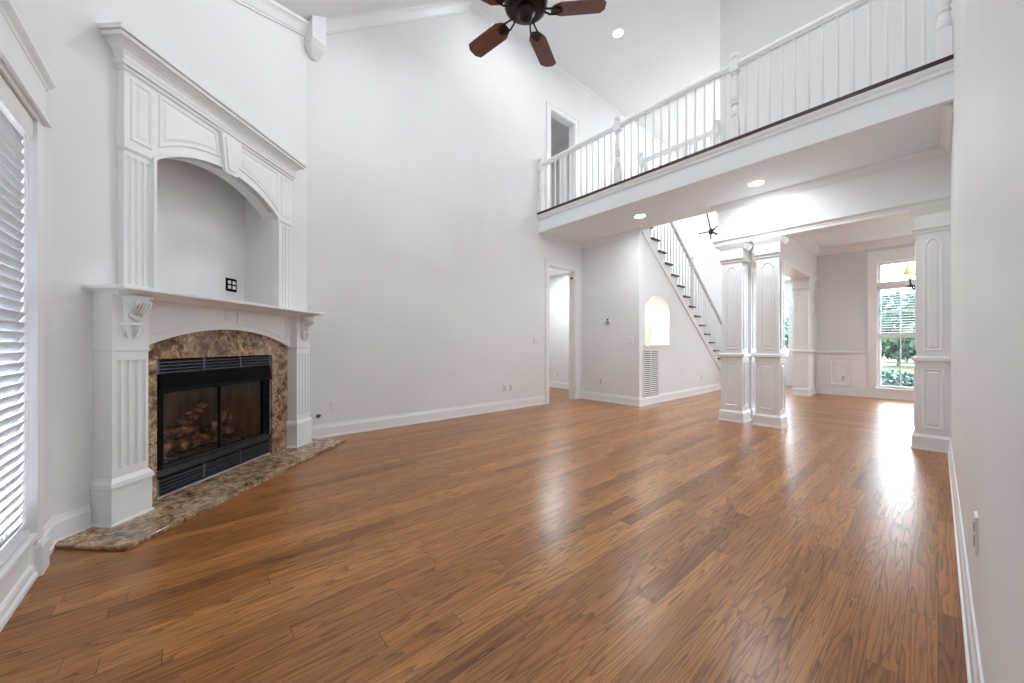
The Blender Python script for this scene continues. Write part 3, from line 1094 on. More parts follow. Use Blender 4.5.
# raised frieze panels whose lower edge follows the arch
for t0, t1 in ((0.43, 1.02), (1.12, 1.71)):
    for i_, o_ in ((0.0, 0.056), (0.018, 0.052)):
        pts = []
        for k in range(11):
            t = t0 + i_ + (t1 - t0 - 2 * i_) * k / 10
            h = 0.67
            Rr = (h * h + 0.135 ** 2) / 0.27
            zz = 1.03 + 0.135 - Rr + math.sqrt(max(Rr * Rr - (t - 1.07) ** 2, 0)) + 0.045 + i_
            pts.append((t, min(zz, 1.31)))
        pts += [(t1 - i_, 1.325 - i_), (t0 + i_, 1.325 - i_)]
        if i_ == 0:
            inner = pts
            out0 = pts
        else:
            b.plate(out0, [pts], DG(0), 0.05, 0.057)
b.build('arched_frieze', TRIM, M)
b = MB()
dfr(b, 0.20, 1.95, 0.14, 1.325, 1.335, 0.0, 0.012)
dfr(b, 0.20, 1.95, 0.14, 1.335, 1.352, 0.02, 0.055)
b.hexa([dg(0.135, 0.001, 1.352), dg(2.015, 0.001, 1.352), dg(2.015, 0.235, 1.352), dg(0.135, 0.235, 1.352)],
       [dg(0.135, 0.001, 1.358), dg(2.015, 0.001, 1.358), dg(2.015, 0.245, 1.358), dg(0.135, 0.245, 1.358)])
b.hexa([dg(0.128, 0.001, 1.358), dg(2.022, 0.001, 1.358), dg(2.022, 0.25, 1.358), dg(0.128, 0.25, 1.358)],
       [dg(0.128, 0.001, 1.38), dg(2.022, 0.001, 1.38), dg(2.022, 0.25, 1.38), dg(0.128, 0.25, 1.38)])
b.build('shelf', TRIM, M, bevel=0.003)
for tc in (0.275, 1.872):
    b = MB()
    # S-shaped bracket profile in (out, z)
    prof = [(0.12, 1.325), (0.190, 1.325), (0.194, 1.30), (0.188, 1.272), (0.172, 1.252), (0.156, 1.235), (0.15, 1.21), (0.154, 1.185), (0.15, 1.165), (0.138, 1.155), (0.13, 1.12), (0.12, 1.10)]
    b.prism(prof, lambda o, z, dd: dg(tc + dd, o, z), -0.045, 0.045)
    bx(b, tc - 0.056, tc + 0.056, 0.12, 0.20, 1.318, 1.33)
    bx(b, tc - 0.058, tc + 0.058, 0.12, 0.165, 1.16, 1.172)
    b.tube([dg(tc - 0.036, 0.135, 1.16), dg(tc - 0.03, 0.14, 1.12), dg(tc - 0.02, 0.132, 1.09)], 0.016, 8, 0.01)
    b.tube([dg(tc + 0.036, 0.135, 1.16), dg(tc + 0.03, 0.14, 1.12), dg(tc + 0.02, 0.132, 1.09)], 0.016, 8, 0.01)
    b.build('corbel', TRIM, M)
    cbl = [c_ for c_ in M.children if c_.name.startswith('corbel')][-1]
    b = MB()
    for s in (-1, 1):     # volute spirals on the cheeks, rolled leaf on the front
        sp = []
        for k in range(26):
            a = k / 25 * 4.2 * PI
            r = 0.034 * (1 - k / 29)
            sp.append(dg(tc + s * 0.046, 0.160 + r * math.cos(a), 1.277 + r * math.sin(a)))
        b.tube(sp, 0.0075, 6, 0.004)
    for k in range(5):
        a = -0.040 + 0.02 * k
        b.tube([dg(tc + a * 0.6, 0.196, 1.31), dg(tc + a, 0.202, 1.288), dg(tc + a, 0.196, 1.262), dg(tc + a * 0.8, 0.174, 1.242), dg(tc + a * 0.6, 0.160, 1.228)], 0.010, 6, 0.005)
    for a in (-0.03, 0.0, 0.03):
        b.tube([dg(tc + a, 0.152, 1.225), dg(tc + a * 0.6, 0.165, 1.205), dg(tc + a * 0.3, 0.156, 1.185)], 0.012, 6, 0.007)
    b.build('scroll_carving', TRIM, cbl, smooth=True)

# ---- overmantel framing the niche
OM = thing('overmantel', 'white overmantel with crown cornice and keystone arch around the wall niche', 'overmantel', dg(1.05, 0, 1.38), math.radians(135))
B0, B1 = 0.295, 1.795
BF = 0.05
b = MB()
ol = [(B0, 2.235), (NA, 2.235)] + seg_arc(NA, NB, 2.245, 0.185)[::-1] + [(NB, 2.235), (B1, 2.235), (B1, 2.72), (B0, 2.72)]
b.plate(ol, [], DG(0), 0.001, BF)
# narrow end panels and the two large spandrel panels
P_ = lambda a, z, o: dg(a, BF + o, z)
b.panel(P_, 0.325, 0.455, 2.29, 2.665, w=0.024, h=0.007)
b.panel(P_, 1.635, 1.765, 2.29, 2.665, w=0.024, h=0.007)


def spandrel(b, t0, t1, kt0, kt1):
    h = (NB - NA) / 2
    Rr = (h * h + 0.185 ** 2) / 0.37
    tc = (NA + NB) / 2
    loops = []
    for i_, o_ in ((0, 0), (0.006, 0.007), (0.016, 0.006), (0.024, 0.001), (0.035, 0.001), (0.05, 0.005)):
        P = []
        for k in range(13):
            f_ = k / 12
            t = (t0 + i_) + (kt0 - t0 + (t1 - kt0 if False else 0)) * 0 + f_ * ((t1 - i_) - (t0 + i_))
            zz = 2.245 + 0.185 - Rr + math.sqrt(max(Rr * Rr - (t - tc) ** 2, 0)) + 0.07 + i_
            P.append((t, zz))
        P += [(kt1 - i_ if kt1 else t1 - i_, 2.675 - i_), (kt0 + i_ if kt0 else t0 + i_, 2.675 - i_)]
        loops.append([b.v(P_(a, z, o_)) for a, z in P])
    n = len(loops[0])
    for A_, B_ in zip(loops, loops[1:]):
        for k in range(n):
            b.face([A_[k], A_[(k + 1) % n], B_[(k + 1) % n], B_[k]])
    b.face(loops[-1])


spandrel(b, 0.49, 0.955, 0, 0.93)
spandrel(b, 1.125, 1.60, 1.15, 0)
b.build('arch_panel', TRIM, OM)
b = MB()
tc = (NA + NB) / 2 + 0.005
for e, o0, o1 in ((0, BF, BF + 0.03), (0.03, BF + 0.03, BF + 0.038)):
    b.hexa([dg(tc - 0.055 + e * .7, o0 if not e else BF, 2.40 + e), dg(tc + 0.055 - e * .7, o0 if not e else BF, 2.40 + e), dg(tc + 0.055 - e * .7, o1, 2.40 + e), dg(tc - 0.055 + e * .7, o1, 2.40 + e)],
           [dg(tc - 0.095 + e, o0 if not e else BF, 2.70 - e), dg(tc + 0.095 - e, o0 if not e else BF, 2.70 - e), dg(tc + 0.095 - e, o1, 2.70 - e), dg(tc - 0.095 + e, o1, 2.70 - e)])
b.build('keystone', TRIM, OM)
for t0, t1 in ((B0, NA), (NB, B1 - 0.005)):
    b = MB()
    fluted(b, t0 + 0.004, t1 - 0.012, 0.001, BF - 0.008, 1.38, 2.225, 4, 0.024, 0.010, 0.035)
    dfr(b, t0 + 0.004, t1 - 0.012, BF - 0.008, 2.222, 2.236, 0.003, 0.012)
    b.build('pilaster', TRIM, OM)
b = MB()     # bead around the niche opening
pts = [(NA, 1.38), (NA, 2.24)] + seg_arc(NA, NB, 2.245, 0.185)[::-1][1:-1] + [(NB, 2.24), (NB, 1.38)]
out = []
for a, z in pts:
    dx, dz = a - (NA + NB) / 2, z - 2.245
    if z <= 2.241:
        out.append((a + (0.02 if dx > 0 else -0.02), z + (0.006 if z > 2 else 0)))
    else:
        L = math.hypot(dx, dz + 0.745)
        out.append((a + 0.022 * dx / L, z + 0.022 * (dz + 0.745) / L))
b.plate(pts + out[::-1], [], DG(0), 0.001, BF + 0.012)
b.build('arch_bead', TRIM, OM)
b = MB()
dfr(b, B0, B1, BF, 2.690, 2.697, 0.000, 0.012)
dfr(b, B0, B1, BF, 2.697, 2.708, 0.014, 0.014)
dfr(b, B0, B1, BF, 2.708, 2.720, 0.006, 0.006)
dfr(b, B0, B1, BF, 2.720, 2.742, 0.022, 0.026)
dfr(b, B0, B1, BF, 2.742, 2.752, 0.014, 0.014)
lv = [(2.752, 0.018), (2.775, 0.020), (2.80, 0.030), (2.818, 0.046), (2.83, 0.066)]
for (za, ea), (zb, eb) in zip(lv, lv[1:]):
    dfr(b, B0, B1, BF, za, zb, ea, eb)
dfr(b, B0, B1, BF, 2.83, 2.838, 0.060, 0.060)
dfr(b, B0, B1, BF, 2.838, 2.858, 0.080, 0.084)
dfr(b, B0, B1, BF, 2.858, 2.864, 0.074, 0.074)
dfr(b, B0, B1, BF, 2.864, 2.886, 0.094, 0.098)
b.build('crown_cornice', TRIM, OM)

# ================================================================= COLUMNS


def column(label, x0, y0, xmax=1e9, w=0.245, dy=None, sides='SEWN', group=None):
    dy = dy or w
    x1, y1 = x0 + w, y0 + dy
    c = thing('column', label, 'column', ((x0 + x1) / 2, (y0 + y1) / 2, 0))
    q = xmax
    b = MB()
    F_ = lambda z0, z1, e0, e1: b.frust(x0, x1, y0, y1, z0, z1, e0, e1, q)
    F_(0, 0.02, 0.038, 0.034)
    F_(0.02, 0.125, 0.028, 0.028)
    F_(0.125, 0.15, 0.028, 0.012)
    b.build('plinth', TRIM, c)
    b = MB()
    F_(0.15, 0.88, 0.010, 0.010)
    fs = {'S': (lambda e: (lambda a, z, o: (a, y0 - e - o, z)), x0, min(x1, q)),
          'N': (lambda e: (lambda a, z, o: (a, y1 + e + o, z)), x0, min(x1, q)),
          'E': (lambda e: (lambda a, z, o: (x1 + e + o, a, z)), y0, y1),
          'W': (lambda e: (lambda a, z, o: (x0 - e - o, a, z)), y0, y1)}
    for s in sides:
        fn, a0, a1 = fs[s]
        b.panel(fn(0.010), a0 + 0.045, a1 - 0.045, 0.215, 0.80, w=0.018, h=0.008)
    b.build('pedestal', TRIM, c)
    b = MB()
    F_(0.872, 0.884, 0.012, 0.026)
    F_(0.884, 0.915, 0.032, 0.032)
    F_(0.915, 0.925, 0.032, 0.016)
    b.build('chair_rail', TRIM, c)
    b = MB()
    F_(0.925, 2.15, 0.0, 0.0)
    for s in sides:
        fn, a0, a1 = fs[s]
        b.panel(fn(0.0), a0 + 0.05, a1 - 0.05, 0.985, 2.10, rise=0.055, w=0.018, h=0.008)
    b.build('shaft', TRIM, c)
    b = MB()
    F_(2.15, 2.160, 0.002, 0.012)
    F_(2.160, 2.172, 0.012, 0.012)
    F_(2.172, 2.20, 0.012, 0.030)
    F_(2.20, 2.21, 0.030, 0.010)
    F_(2.21, 2.335, 0.014, 0.014)
    F_(2.335, 2.36, 0.018, 0.026)
    F_(2.36, 2.41, 0.028, 0.046)
    b.build('capital', TRIM, c)
    return c


column('white panelled square column at the left end of the beam', -1.960, 5.540, sides='SEW')
column('white panelled square column second from the left under the beam', -1.545, 5.540, sides='SEW')
column('white panelled square column standing right behind the leftmost column', -1.960, 5.915, sides='SEW')
column('white panelled column deep in the dining room under the long beam', -1.965, 9.42, dy=0.50, sides='SEW')
column('white panelled pilaster against the right wall under the beam', -0.145, 5.515, xmax=XE - 0.001, w=0.236, sides='SW')

# ================================================================= BALCONY RAILING


def baluster_mb(b, x, y, z0, z1):
    """slender tapered baluster"""
    z = [z0, z0 + 0.14, z0 + 0.15, z0 + 0.17, z0 + 0.19, z0 + 0.30, z1]
    r = [0.014, 0.014, 0.0115, 0.014, 0.0115, 0.0125, 0.0095]
    b.lathe([(rr, min(zz, z1)) for rr, zz in zip(r, z)], x, y, 8)


def newel_mb(b, x, y, z0, zr, fin=True):
    """turned newel: square foot, vase, square block at the rail, cap"""
    s = 0.043
    b.box(x - s, x + s, y - s, y + s, z0, z0 + 0.235)
    h0 = z0 + 0.235
    h1 = zr - 0.075
    L = h1 - h0
    pr = [(0.040, 0), (0.030, 0.02), (0.041, 0.05), (0.043, 0.12), (0.034, 0.22), (0.030, 0.27), (0.040, 0.29), (0.040, 0.32), (0.030, 0.34),
          (0.041, 0.42), (0.040, 0.60), (0.030, 0.86), (0.028, 0.92), (0.040, 0.95), (0.040, 0.98), (0.030, 1.0)]
    b.lathe([(r, h0 + f_ * L) for r, f_ in pr], x, y, 14)
    b.box(x - s, x + s, y - s, y + s, h1, zr + 0.055)
    if fin:
        zt = zr + 0.055
        b.lathe([(0.030, zt), (0.026, zt + 0.012), (0.042, zt + 0.03), (0.046, zt + 0.05), (0.040, zt + 0.068), (0.02, zt + 0.076)], x, y, 14)


def rail_prof(b, p0, p1, n, w=0.030):
    b.strip(p0, p1, n, [(-w * 0.75, -0.035), (w * 0.75, -0.035), (w * 0.75, -0.018), (w, -0.010), (w, 0.015), (w * 0.7, 0.030), (-w * 0.7, 0.030), (-w, 0.015), (-w, -0.010), (-w * 0.75, -0.018)])


ZR = 4.115
YN = YB + 0.015
BR = thing('balcony_railing', 'white railing with turned newels and slim balusters along the balcony front', 'railing', (-2.2, YN, ZB))
b = MB(); rail_prof(b, (XW, YN, ZR), (XE, YN, ZR), (0, 1, 0)); b.build('handrail', TRIM, BR)
NX = [XW + 0.045, -2.945, -1.465, 0.03]
for x in NX:
    b = MB(); newel_mb(b, x, YN, ZB + 0.022, ZR); b.build('newel_post', TRIM, BR, smooth=False)
b = MB(); baluster_mb(b, 0, 0, 0, ZR - 0.035 - ZB - 0.022)
first = b.build('baluster', TRIM)
first.parent = BR
xs = []
for a, c in zip(NX, NX[1:]):
    n = 13
    for k in range(1, n + 1):
        xs.append(a + (c - a) * k / (n + 1))
for i, x in enumerate(xs):
    if i == 0:
        first.location = (x + 2.2, 0, 0.022)
        loc0 = Vector(first.location)
    else:
        inst(first, BR, (x - xs[0], 0, 0))

LR = thing('landing_railing', 'white railing at the back of the balcony overlooking the foyer', 'railing', (-2.65, 5.68, ZB))
b = MB(); rail_prof(b, (-3.25, 5.685, 4.115), (-2.04, 5.685, 4.115), (0, 1, 0)); b.build('handrail', TRIM, LR)
for x in (-3.235, -2.075):
    b = MB(); newel_mb(b, x, 5.66, ZB, 4.115); b.build('newel_post', TRIM, LR)
lx = [-3.14 + 0.0985 * k for k in range(11)]
for i, x in enumerate(lx):
    c = inst(first, LR, (0, 0, 0))
    c.location = (x + 2.65, 0.0, 0.0)

# ================================================================= STAIRCASE
ST = thing('staircase', 'white staircase with dark wood treads climbing behind the thermostat wall', 'staircase', (-3.8, 9.7, 0))
RISE = ZB / 18
GO = 0.249
yc = lambda n: 6.166 + (16 - n) * GO
prof = [(yc(1) + GO / 2, 0.0)]
for n in range(1, 18):
    prof += [(yc(n) + GO / 2, n * RISE - 0.03), (yc(n) - GO / 2, n * RISE - 0.03)]
prof += [(yc(17) - GO / 2, ZS)]
low = [(5.76, zst(5.76)), (9.66, zst(9.66)), (9.66, 0.0)]
b = MB()
b.plate(prof + [(5.705, ZS - 0.02), (5.705, zst(5.705))] + low[1:], [], YZ(XS), -0.99, -0.004)
b.build('riser_body', TRIM, ST)
b = MB()
b.strip((XS, 5.70, zst(5.70)), (XS, 9.66, zst(9.66)), (1, 0, 0), [(-0.004, -0.012), (0.012, -0.012), (0.016, 0.0), (0.008, 0.014), (-0.004, 0.014)])
b.build('stringer_bead', TRIM, ST)
for n in range(1, 18):
    b = MB()
    z = n * RISE
    b.box(XS - 0.98, XS + 0.030, yc(n) - GO / 2, yc(n) + GO / 2 + 0.03, z - 0.03, z)
    b.build('tread', DARKWOOD, ST, bevel=0.004)
XR = XS - 0.035
zrail = lambda y: 2.9155 - 0.7318 * (y - 6.166) + 0.955
b = MB()
for ya, yb in ((5.70, 7.74), (7.82, 9.90)):
    rail_prof(b, (XR, ya, zrail(ya)), (XR, yb, zrail(yb)), (1, 0, 0))
b.build('handrail', TRIM, ST)
b = MB(); newel_mb(b, XR, 7.78, 1.75, 2.72); b.build('newel_post', TRIM, ST)
b = MB(); newel_mb(b, XR, 9.94, 0.0, zrail(9.9)); b.build('newel_post', TRIM, ST)
b = MB(); baluster_mb(b, 0, 0, 0, 0.90)
sb = b.build('baluster', TRIM)
sb.parent = ST
k = 0
for n in range(1, 18):
    for dy in (-0.07, 0.055):
        y = yc(n) + dy
        if abs(y - 7.78) < 0.05 or y < 5.75:
            continue
        loc = Vector((XR + 3.8, y - 9.7, n * RISE))
        o = sb if k == 0 else inst(sb, ST, (0, 0, 0))
        o.location = loc
        o.scale = (1, 1, (zrail(y) - 0.03 - n * RISE) / 0.90)
        k += 1

# ================================================================= CEILING FAN
FC = Vector((-2.272, 2.118, 3.85))
FA = thing('ceiling_fan', 'dark bronze ceiling fan with five mahogany blades under the sloped ceiling', 'ceiling fan', tuple(FC))
zc = zslope(FC.y)
b = MB(); b.lathe([(0.012, 4.12), (0.012, zc + 0.02)], FC.x, FC.y, 10); b.build('downrod', BRONZE, FA, smooth=True)
b = MB(); b.lathe([(0.03, zc - 0.14), (0.06, zc - 0.10), (0.075, zc - 0.02), (0.075, zc + 0.04)], FC.x, FC.y, 20); b.build('ceiling_canopy', BRONZE, FA, smooth=True)
b = MB(); b.lathe([(0.05, 3.862), (0.15, 3.868), (0.178, 3.89), (0.186, 3.93), (0.178, 3.975), (0.14, 4.01), (0.07, 4.03), (0.06, 4.07), (0.035, 4.09), (0.03, 4.13)], FC.x, FC.y, 28)
b.build('motor_housing', BRONZE, FA, smooth=True)
b = MB(); b.lathe([(0.01, 3.772), (0.035, 3.775), (0.05, 3.79), (0.058, 3.82), (0.075, 3.835), (0.085, 3.865)], FC.x, FC.y, 24)
b.build('switch_housing', BRONZE, FA, smooth=True)
for k in range(5):
    a = math.radians(44 + 72 * k)
    R3 = Matrix.Translation(FC) @ Matrix.Rotation(a, 4, 'Z') @ Matrix.Rotation(math.radians(11), 4, 'X')
    tf = lambda p, R3=R3: tuple(R3 @ Vector(p))
    b = MB(tf)
    w = 0.082
    pts = [(0.215, -0.03), (0.235, -0.052), (0.29, -w), (0.625, -w), (0.66, -w * 0.45), (0.66, w * 0.45), (0.625, w), (0.29, w), (0.235, 0.052), (0.215, 0.03)]
    b.plate(pts, [], lambda x, y, d: (x, y, d), -0.004, 0.004)
    bl = b.build('fan_blade', BLADE, FA)
    b = MB(tf)
    for s in (-1, 1):
        b.tube([(0.13, s * 0.012, 0.03), (0.15, s * 0.02, 0.005), (0.20, s * 0.034, -0.010), (0.25, s * 0.036, -0.010), (0.29, s * 0.020, -0.010), (0.305, 0, -0.010)], 0.008, 6)
    b.plate([(0.21, -0.036), (0.262, -0.046), (0.30, -0.03), (0.31, 0), (0.30, 0.03), (0.262, 0.046), (0.21, 0.036)], [], lambda x, y, d: (x, y, d), -0.011, -0.0045)
    for s in (-0.025, 0.025):
        b.lathe([(0.008, -0.016), (0.008, -0.010)], 0.265, s, 8)
    b.build('blade_bracket', BRONZE, bl)

# ================================================================= RECESSED LIGHTS


def recessed(label, x, y, z, power, r=0.075, color=(0.86, 0.945, 1.0)):
    o = thing('recessed_light', label, 'ceiling light', (x, y, z))
    b = MB()
    seg = 24
    pr = [(r, z - 0.001), (r, z - 0.006), (r + 0.022, z - 0.004), (r + 0.022, z - 0.001)]
    b.lathe(pr + [pr[0]], x, y, seg, cap=False)
    b.build('trim_ring', TRIM, o)
    b = MB(); b.lathe([(r, z - 0.003), (r, z - 0.001)], x, y, seg)
    b.build('lens', LENS, o)
    lamp('bulb_light', (0, 0, -0.012), power, r * 1.8, color, o)
    return o


PW = 21.0 * CAN
recessed('small glowing recessed light in the high flat ceiling right of the fan', -3.363, 5.157, ZC - 0.001, PW * 0.10)
recessed('added unseen fill light in the high flat ceiling near the big left wall', -3.363, 3.65, ZC - 0.001, PW * 0.52)  # this and the next three fittings are added, unseen, to light the living room
recessed('added unseen fill light in the high flat ceiling near the right wall', -0.95, 3.65, ZC - 0.001, PW * 0.52)
recessed('added unseen fill light in the sloped ceiling on the fireplace side of the fan', -3.0, 1.5, zslope(1.5) - 0.07, PW * 0.46)
recessed('added unseen fill light in the sloped ceiling on the right wall side of the fan', -1.1, 1.5, zslope(1.5) - 0.07, PW * 0.46)
recessed('bright recessed light in the balcony soffit before the staircase', -2.922, 5.061, ZS - 0.001, PW * 0.42)
recessed('bright recessed light in the balcony soffit before the columns', -1.419, 5.071, ZS - 0.001, PW * 0.42)
recessed('added unseen fill light in the foyer ceiling over the stair foot', -2.55, 8.3, ZC - 0.001, PW * 1.9)  # both foyer fittings are added out of sight to brighten the foyer
recessed('added unseen fill light in the foyer ceiling near the front door', -2.6, 9.6, ZC - 0.001, PW * 1.9)
recessed('recessed light in the back hall ceiling behind the lower doorway', -5.5, 5.9, 2.699, PW * 0.9)
recessed('added unseen fill light in the dark room behind the upper doorway', -5.9, 4.6, 5.799, PW * 0.25)  # weak lamp added out of sight so the room is not black
recessed('added unseen fill light in the dining room ceiling behind the header', -0.9, 6.7, 3.049, PW * 0.18)  # the two dining fittings are added out of view to brighten that room
recessed('added unseen fill light in the dining room ceiling on its far right side', 0.9, 8.9, 3.049, PW * 0.18)
# lamp of the alcove
o = thing('alcove_light', 'small warm puck light inside the arched wall alcove', 'light', (XS - 0.2, 6.285, 1.88))
b = MB(); b.lathe([(0.03, 1.87), (0.035, 1.90)], XS - 0.2, 6.285, 16); b.build('puck', BULB, o)
lamp('bulb_light', (0, 0, -0.012), 2.6, 0.06, (1, 0.91, 0.82), o)

# ================================================================= WALL FITTINGS


def plate_on(name, label, cat, fn, a, z, w=0.072, h=0.116, kind='outlet', group=None, dark=False):
    """fn(a, z, out) -> xyz"""
    p = fn(a, z, 0)
    o = thing(name, label, cat, p, group=group)
    b = MB()
    b.hexa([fn(a - w / 2, z - h / 2, 0.0005), fn(a + w / 2, z - h / 2, 0.0005), fn(a + w / 2, z + h / 2, 0.0005), fn(a - w / 2, z + h / 2, 0.0005)],
           [fn(a - w / 2 + 0.004, z - h / 2 + 0.004, 0.007), fn(a + w / 2 - 0.004, z - h / 2 + 0.004, 0.007), fn(a + w / 2 - 0.004, z + h / 2 - 0.004, 0.007), fn(a - w / 2 + 0.004, z + h / 2 - 0.004, 0.007)])
    b.build('cover_plate', PLASTIC if not dark else BLACK, o)

    def small(nm, a0, a1, z0, z1, o0, o1, m):
        b = MB()
        b.hexa([fn(a0, z0, o0), fn(a1, z0, o0), fn(a1, z1, o0), fn(a0, z1, o0)], [fn(a0, z0, o1), fn(a1, z0, o1), fn(a1, z1, o1), fn(a0, z1, o1)])
        return b.build(nm, m, o)
    gangs = max(1, round(w / 0.06)) if w > 0.1 else 1
    for g in range(gangs):
        ac = a + (g - (gangs - 1) / 2) * 0.05
        if kind == 'outlet':
            for dz in (-0.022, 0.022):
                small('socket', ac - 0.016, ac + 0.016, z + dz - 0.015, z + dz + 0.015, 0.006, 0.009, PLASTIC_D if not dark else PLASTIC)
        elif kind == 'switch':
            small('rocker', ac - 0.016, ac + 0.016, z - 0.032, z + 0.032, 0.006, 0.012, PLASTIC)
        else:
            small('rocker', ac - 0.016, ac + 0.016, z - 0.032, z + 0.032, 0.006, 0.010, PLASTIC)
    return o


WW = lambda a, z, o: (XW + o, a, z)
EW = lambda a, z, o: (XE - o, a, z)
JW = lambda a, z, o: (a, YJ - o, z)
SW = lambda a, z, o: (XS + o, a, z)
plate_on('light_switch', 'white light switch on the big left wall beside the doorway', 'switch', WW, 4.43, 1.10, w=0.115, kind='switch')
plate_on('wall_outlet', 'white outlet low on the big wall, left one of a close pair', 'outlet', WW, 3.74, 0.35)
plate_on('wall_outlet', 'white outlet low on the big wall, right one of a close pair', 'outlet', WW, 3.86, 0.35)
plate_on('wall_outlet', 'white outlet low on the big wall just right of the fireplace', 'outlet', WW, 1.206, 0.355, kind='blank')
plate_on('wall_outlet', 'white outlet on the near right wall above its baseboard', 'outlet', EW, 1.816, 0.47)
plate_on('light_switch', 'white switch on the thermostat wall close to its corner', 'switch', JW, -3.446, 1.11, w=0.115, kind='switch')
plate_on('wall_outlet', 'white outlet low on the wall below the thermostat', 'outlet', JW, -4.05, 0.365)
plate_on('wall_outlet', 'white outlet on the stair wall right of the air grille', 'outlet', SW, 8.17, 0.33, kind='blank')
plate_on('light_switch', 'white light switch on the back hall wall through the doorway', 'switch', lambda a, z, o: (a, 6.6 - o, z), -5.92, 1.074, kind='switch')
plate_on('wall_outlet', 'white outlet on the back hall wall through the doorway', 'outlet', lambda a, z, o: (a, 6.6 - o, z), -5.95, 0.335)
plate_on('wall_outlet', 'white outlet inside the wainscot panel of the dining room', 'outlet', lambda a, z, o: (a, YD - 0.006 - o, z), -1.27, 0.354)
# twin outlet without cover plate in the niche
plate_on('wall_outlet', 'black edged double outlet on the wall inside the fireplace niche', 'outlet',
         lambda a, z, o: dg(a, -0.30 + o, z), 1.455, 1.592, w=0.12, h=0.12, dark=True)
# capped cable stub
o = thing('cable_stub', 'small dark cable stub poking from the wall beside the fireplace', 'cable', (XW, 1.04, 0.25))
b = MB(); b.tube([(XW, 1.04, 0.25), (XW + 0.03, 1.045, 0.25), (XW + 0.045, 1.06, 0.262)], 0.009, 8); b.build('cable', CABLE, o, smooth=True)
b = MB(); b.tube([(XW + 0.0005, 1.04, 0.25), (XW + 0.008, 1.04, 0.25)], 0.024, 14); b.build('wall_ring', CHROME, o)
# thermostat
o = thing('thermostat', 'small white thermostat with dark dial on the wall beside the stairs', 'thermostat', (-3.899, YJ, 1.43))
b = MB(); b.box(-3.955, -3.843, YJ - 0.022, YJ - 0.0005, 1.415, 1.515); b.build('body', PLASTIC, o, bevel=0.006)
b = MB(); b.box(-3.935, -3.863, YJ - 0.024, YJ - 0.021, 1.43, 1.455); b.build('screen', GREYSCREEN, o)
b = MB(); b.tube([(-3.893, YJ - 0.021, 1.487), (-3.893, YJ - 0.032, 1.487)], 0.016, 14); b.build('dial', SCREEN, o)
# return-air grille on the stair wall
o = thing('air_grille', 'white louvred return air grille on the stair wall under the alcove', 'vent', (XS, 6.03, 0.12))
b = MB(); b.plate(rect(5.765, 6.30, 0.13, 0.955), [rect(5.80, 6.02, 0.16, 0.925), rect(6.04, 6.265, 0.16, 0.925)], YZ(XS), 0.0005, 0.012)
b.build('frame', GRILLE, o)
b = MB(); b.box(XS + 0.0005, XS + 0.003, 5.79, 6.275, 0.15, 0.93); b.build('backing', DUCT, o)
b = MB()
n = 22
for k in range(n):
    z = 0.165 + (0.755) * (k + 0.5) / n
    b.hexa([(XS + 0.004, 5.80, z + 0.006), (XS + 0.004, 6.265, z + 0.006), (XS + 0.011, 6.265, z - 0.009), (XS + 0.011, 5.80, z - 0.009)],
           [(XS + 0.004, 5.80, z + 0.009), (XS + 0.004, 6.265, z + 0.009), (XS + 0.012, 6.265, z - 0.005), (XS + 0.012, 5.80, z - 0.005)])
b.build('louvres', GRILLE, o)
# alcove ledge
b = MB(); b.box(XS - 0.02, XS + 0.03, 5.80, 6.77, 1.005, 1.034)
struct(b.build('trim_12', TRIM))
# door hook at the lower doorway
o = thing('door_stop', 'tiny dark door catch on the jamb of the lower doorway', 'catch', (XW - 0.05, 5.44, 2.30))
b = MB(); b.box(XW - 0.07, XW - 0.03, 5.435, 5.4475, 2.28, 2.32); b.build('catch_plate', CHROME, o)
b = MB(); b.tube([(XW - 0.05, 5.436, 2.30), (XW - 0.05, 5.41, 2.295)], 0.012, 8); b.build('catch_pin', BLACK, o)

